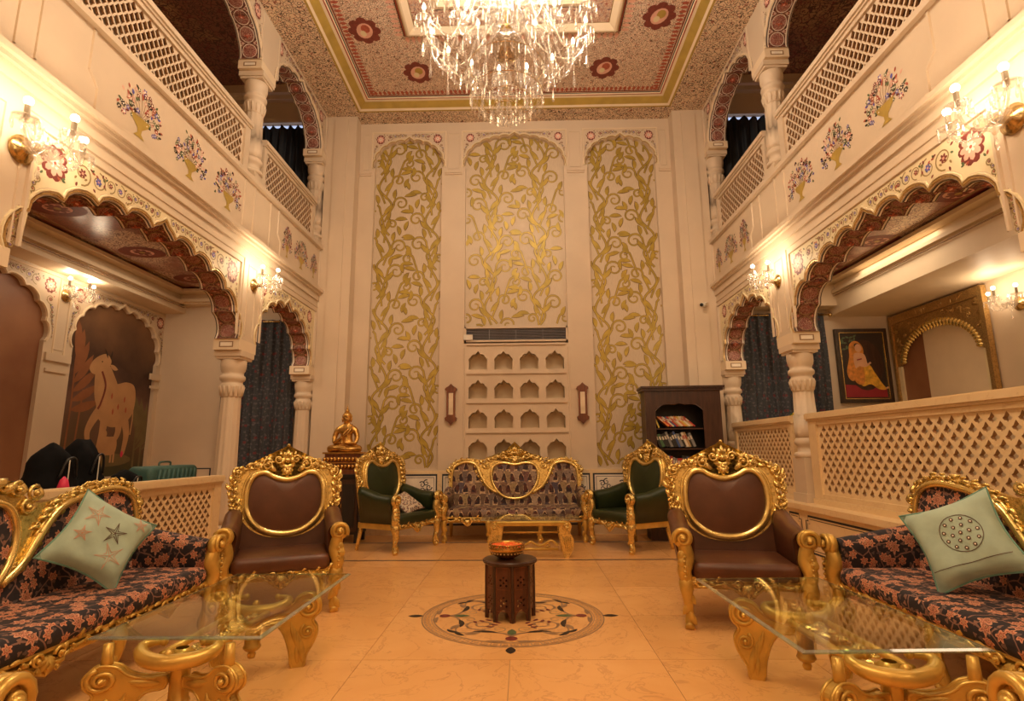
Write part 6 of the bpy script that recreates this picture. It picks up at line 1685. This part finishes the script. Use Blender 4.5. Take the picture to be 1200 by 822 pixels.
# ---- things in the left aisle
def luggage():
    t = empty('low_table', (-4.35, 5.62, 0)); MB().mat('wood_black').box(-.35, .35, -.8, .46, .82, .87).build('table_top', None, t)
    for x in (-.3, .3):
        for y in (-.74, .40): MB().mat('wood_black').box(x-.03, x+.03, y-.03, y+.03, 0, .82).build('leg', None, t)
    tag(t, 'dark table behind the left balustrade holding black bags', 'table')
    def lump(name, loc, sx, sy, sz, mt, label, cat, seed, strap=True):
        r = empty(name, loc); m = MB().mat(mt); m.smooth = True; rnd = random.Random(seed); rings = []
        for k in range(9):
            z = k/8; rr = (1-max(0, z-.35)**2*1.6)*(.9+.1*math.sin(z*9)); ring = []
            for q in range(18):
                a = 2*PI*q/18; w = 1+.08*math.sin(3*a+z*5+seed)+.05*math.sin(7*a+seed*2); c, s_ = math.cos(a), math.sin(a)
                ring.append(m.V((math.copysign(abs(c)**.7, c)*sx*rr*w, math.copysign(abs(s_)**.7, s_)*sy*rr*w, z*sz*(1+.06*math.sin(2*a+seed)))))
            rings.append(ring)
        m.skin(rings); m.F(*rings[-1]); m.F(*rings[0][::-1]); m.build('bag_body', None, r)
        if strap:
            m = MB().mat('black_metal'); m.smooth = True; m.tube(cat_spline([(sx*.9, -sy*.4, sz*.45), (sx*1.0, -sy*.2, sz*.75), (sx*1.0, sy*.2, sz*.75), (sx*.9, sy*.4, sz*.45)], 5, False), .012, 5); m.build('carry_handle', None, r)
            m = MB().mat('white_plastic'); m.tube([(sx*1.02, -sy*.1, sz*.3), (sx*1.03, -sy*.12, sz*.75)], .006, 4); m.build('zip_pull', None, r)
        tag(r, label, cat)
    lump('backpack', (-4.35, 5.10, .87), .20, .24, .52, 'black_cloth', 'large black cloth bag at the left end of the dark table', 'bag', 3)
    lump('backpack', (-4.45, 5.58, .87), .20, .20, .56, 'black_cloth', 'tall black bag behind the other bags below the cow mural', 'bag', 5)
    lump('handbag', (-4.22, 5.90, .87), .16, .19, .26, 'black_cloth', 'low black bag with handles at the right end of the dark table', 'bag', 9)
    r = empty('plastic_toy', (-4.06, 4.93, .87)); m = MB().mat('pink_plastic'); m.smooth = True; m.lathe([(.02, 0), (.045, .03), (.03, .10), (.045, .16), (.03, .22), (.005, .25)], 10); m.build('body', None, r); MB().mat('pink_plastic').box(-.01, .01, -.05, .05, .12, .14).build('fin', None, r)
    tag(r, 'small bright pink object hanging by the black bag', 'ornament')
    s = empty('suitcase', (-4.22, 6.56, .80)); m = MB().mat('teal_quilt'); m.smooth = True
    m.bbox(-.14, .14, -.44, .46, 0, .37, .05, 3); m.build('shell', None, s)
    o0 = None
    for k in range(9):
        if not o0: m = MB().mat('teal_quilt'); m.smooth = True; m.tube([(.142, -.03, .04), (.150, .01, .18), (.142, .05, .33)], .018, 6); o0 = o = m.build('quilted_rib', None, s)
        else: o = o0.copy(); COL.objects.link(o)
        o.parent = s; o.location = (0, -.34+.083*k, 0)
    m = MB().mat('teal_quilt'); m.smooth = True; m.tube(cat_spline([(0, -.1, .36), (0, -.09, .41), (0, .09, .41), (0, .1, .36)], 4, False), .012, 6); m.build('carry_handle', None, s)
    tag(s, 'teal quilted suitcase lying beyond the low left balustrade', 'suitcase')
    b = empty('luggage_bench', (-4.22, 6.62, 0)); MB().mat('wood_dark').box(-.25, .25, -.46, .55, .76, .80).build('bench_top', None, b)
    for x in (-.2, .2):
        for y in (-.42, .5): MB().mat('wood_dark').box(x-.025, x+.025, y-.025, y+.025, 0, .76).build('leg', None, b)
    tag(b, 'dark bench under the teal suitcase behind the balustrade', 'bench')
    q = empty('stanchion', (-4.5, 7.5, 0)); m = MB().mat('black_metal'); m.smooth = True; m.lathe([(.14, 0), (.14, .02), (.02, .03), (.02, 1.02), (.035, 1.03), (.035, 1.10), (.01, 1.11)], 14); m.build('pole', None, q); MB().mat('black_metal').box(-.07, .02, -.03, .03, 1.04, 1.09).build('belt_clip', None, q)
    tag(q, 'black stanchion post beyond the suitcase near the back dado', 'post')
    k = empty('console_table', (-5.2, 5.55, 0)); MB().mat('wood_black').box(-.2, .2, -.3, .3, 1.0, 1.04).build('table_top', None, k); MB().mat('wood_black').box(-.13, .13, -.2, .2, .94, 1.0).build('apron', None, k); MB().mat('wood_black').box(-.05, .05, -.05, .05, 0, .94).build('leg', None, k)
    tag(k, 'dark pedestal table at the left below the plain brown arch', 'table')
luggage()
# dado frames of the left aisle back wall
P = Paint(lambda u, v, h: (u, YB-h, v))
for a, b in ((-5.75, -5.1), (-5.0, -3.75)):
    P.line([(a, .2), (b, .2), (b, 1.06), (a, 1.06)], .03, 'paint_navy', closed=True)
    for e in range(6): P.spiral(b-.2+.07*math.cos(e*1.05), .80+.09*math.sin(e*1.05), .05, e, 1.3, .014, 'paint_navy', 1 if e % 2 else -1, n=12)
P.build('dado_inlay', wb)
# flowers and small things beyond the right balustrade
def garland(x, y, z, n, label, seed):
    r = empty('flower_garland', (x, y, z)); rnd = random.Random(seed); m = MB(); m.smooth = True
    for k in range(n):
        m.mat('yellow_flower' if rnd.random() < .6 else 'leaf_green'); m.ball((rnd.uniform(-.16, .16), rnd.uniform(-.06, .06), rnd.uniform(.0, .05)), rnd.uniform(.018, .032), 6, 4)
    m.build('blossoms', None, r); m = MB().mat('leaf_green'); m.box(-.16, .16, -.05, .05, -.02, .0); m.build('tray', None, r); tag(r, label, 'flowers', 'flower offerings')
def ledge_box(x, y, w, label):
    r = empty('plinth_table', (x, y, .70)); MB().mat('wood_dark').box(-w, w, -.18, .18, 1.0, 1.04).build('table_top', None, r)
    for a in (-w+.04, w-.04):
        for b in (-.14, .14): MB().mat('wood_dark').box(a-.02, a+.02, b-.02, b+.02, 0, 1.0).build('leg', None, r)
    tag(r, label, 'table')
ledge_box(4.35, 8.45, .75, 'narrow dark table behind the right balustrade under the curtain')
garland(4.20, 8.45, 1.765, 26, 'yellow flowers on the ledge before the right navy curtain', 2)
garland(4.80, 8.45, 1.765, 20, 'yellow and green flowers at the foot of the right curtain edge', 6)
r = empty('folded_cloth', (5.45, 8.3, 1.86)); MB().mat('yellow_flower').box(-.17, .17, -.1, .1, -.11, .02).build('cloth', None, r); MB().mat('petal_orange').box(-.18, -.12, -.11, .1, -.10, .03).build('ribbon', None, r)
tag(r, 'yellow box with an orange end below the framed painting', 'box')
ledge_box(5.45, 8.3, .25, 'small dark table under the yellow box')
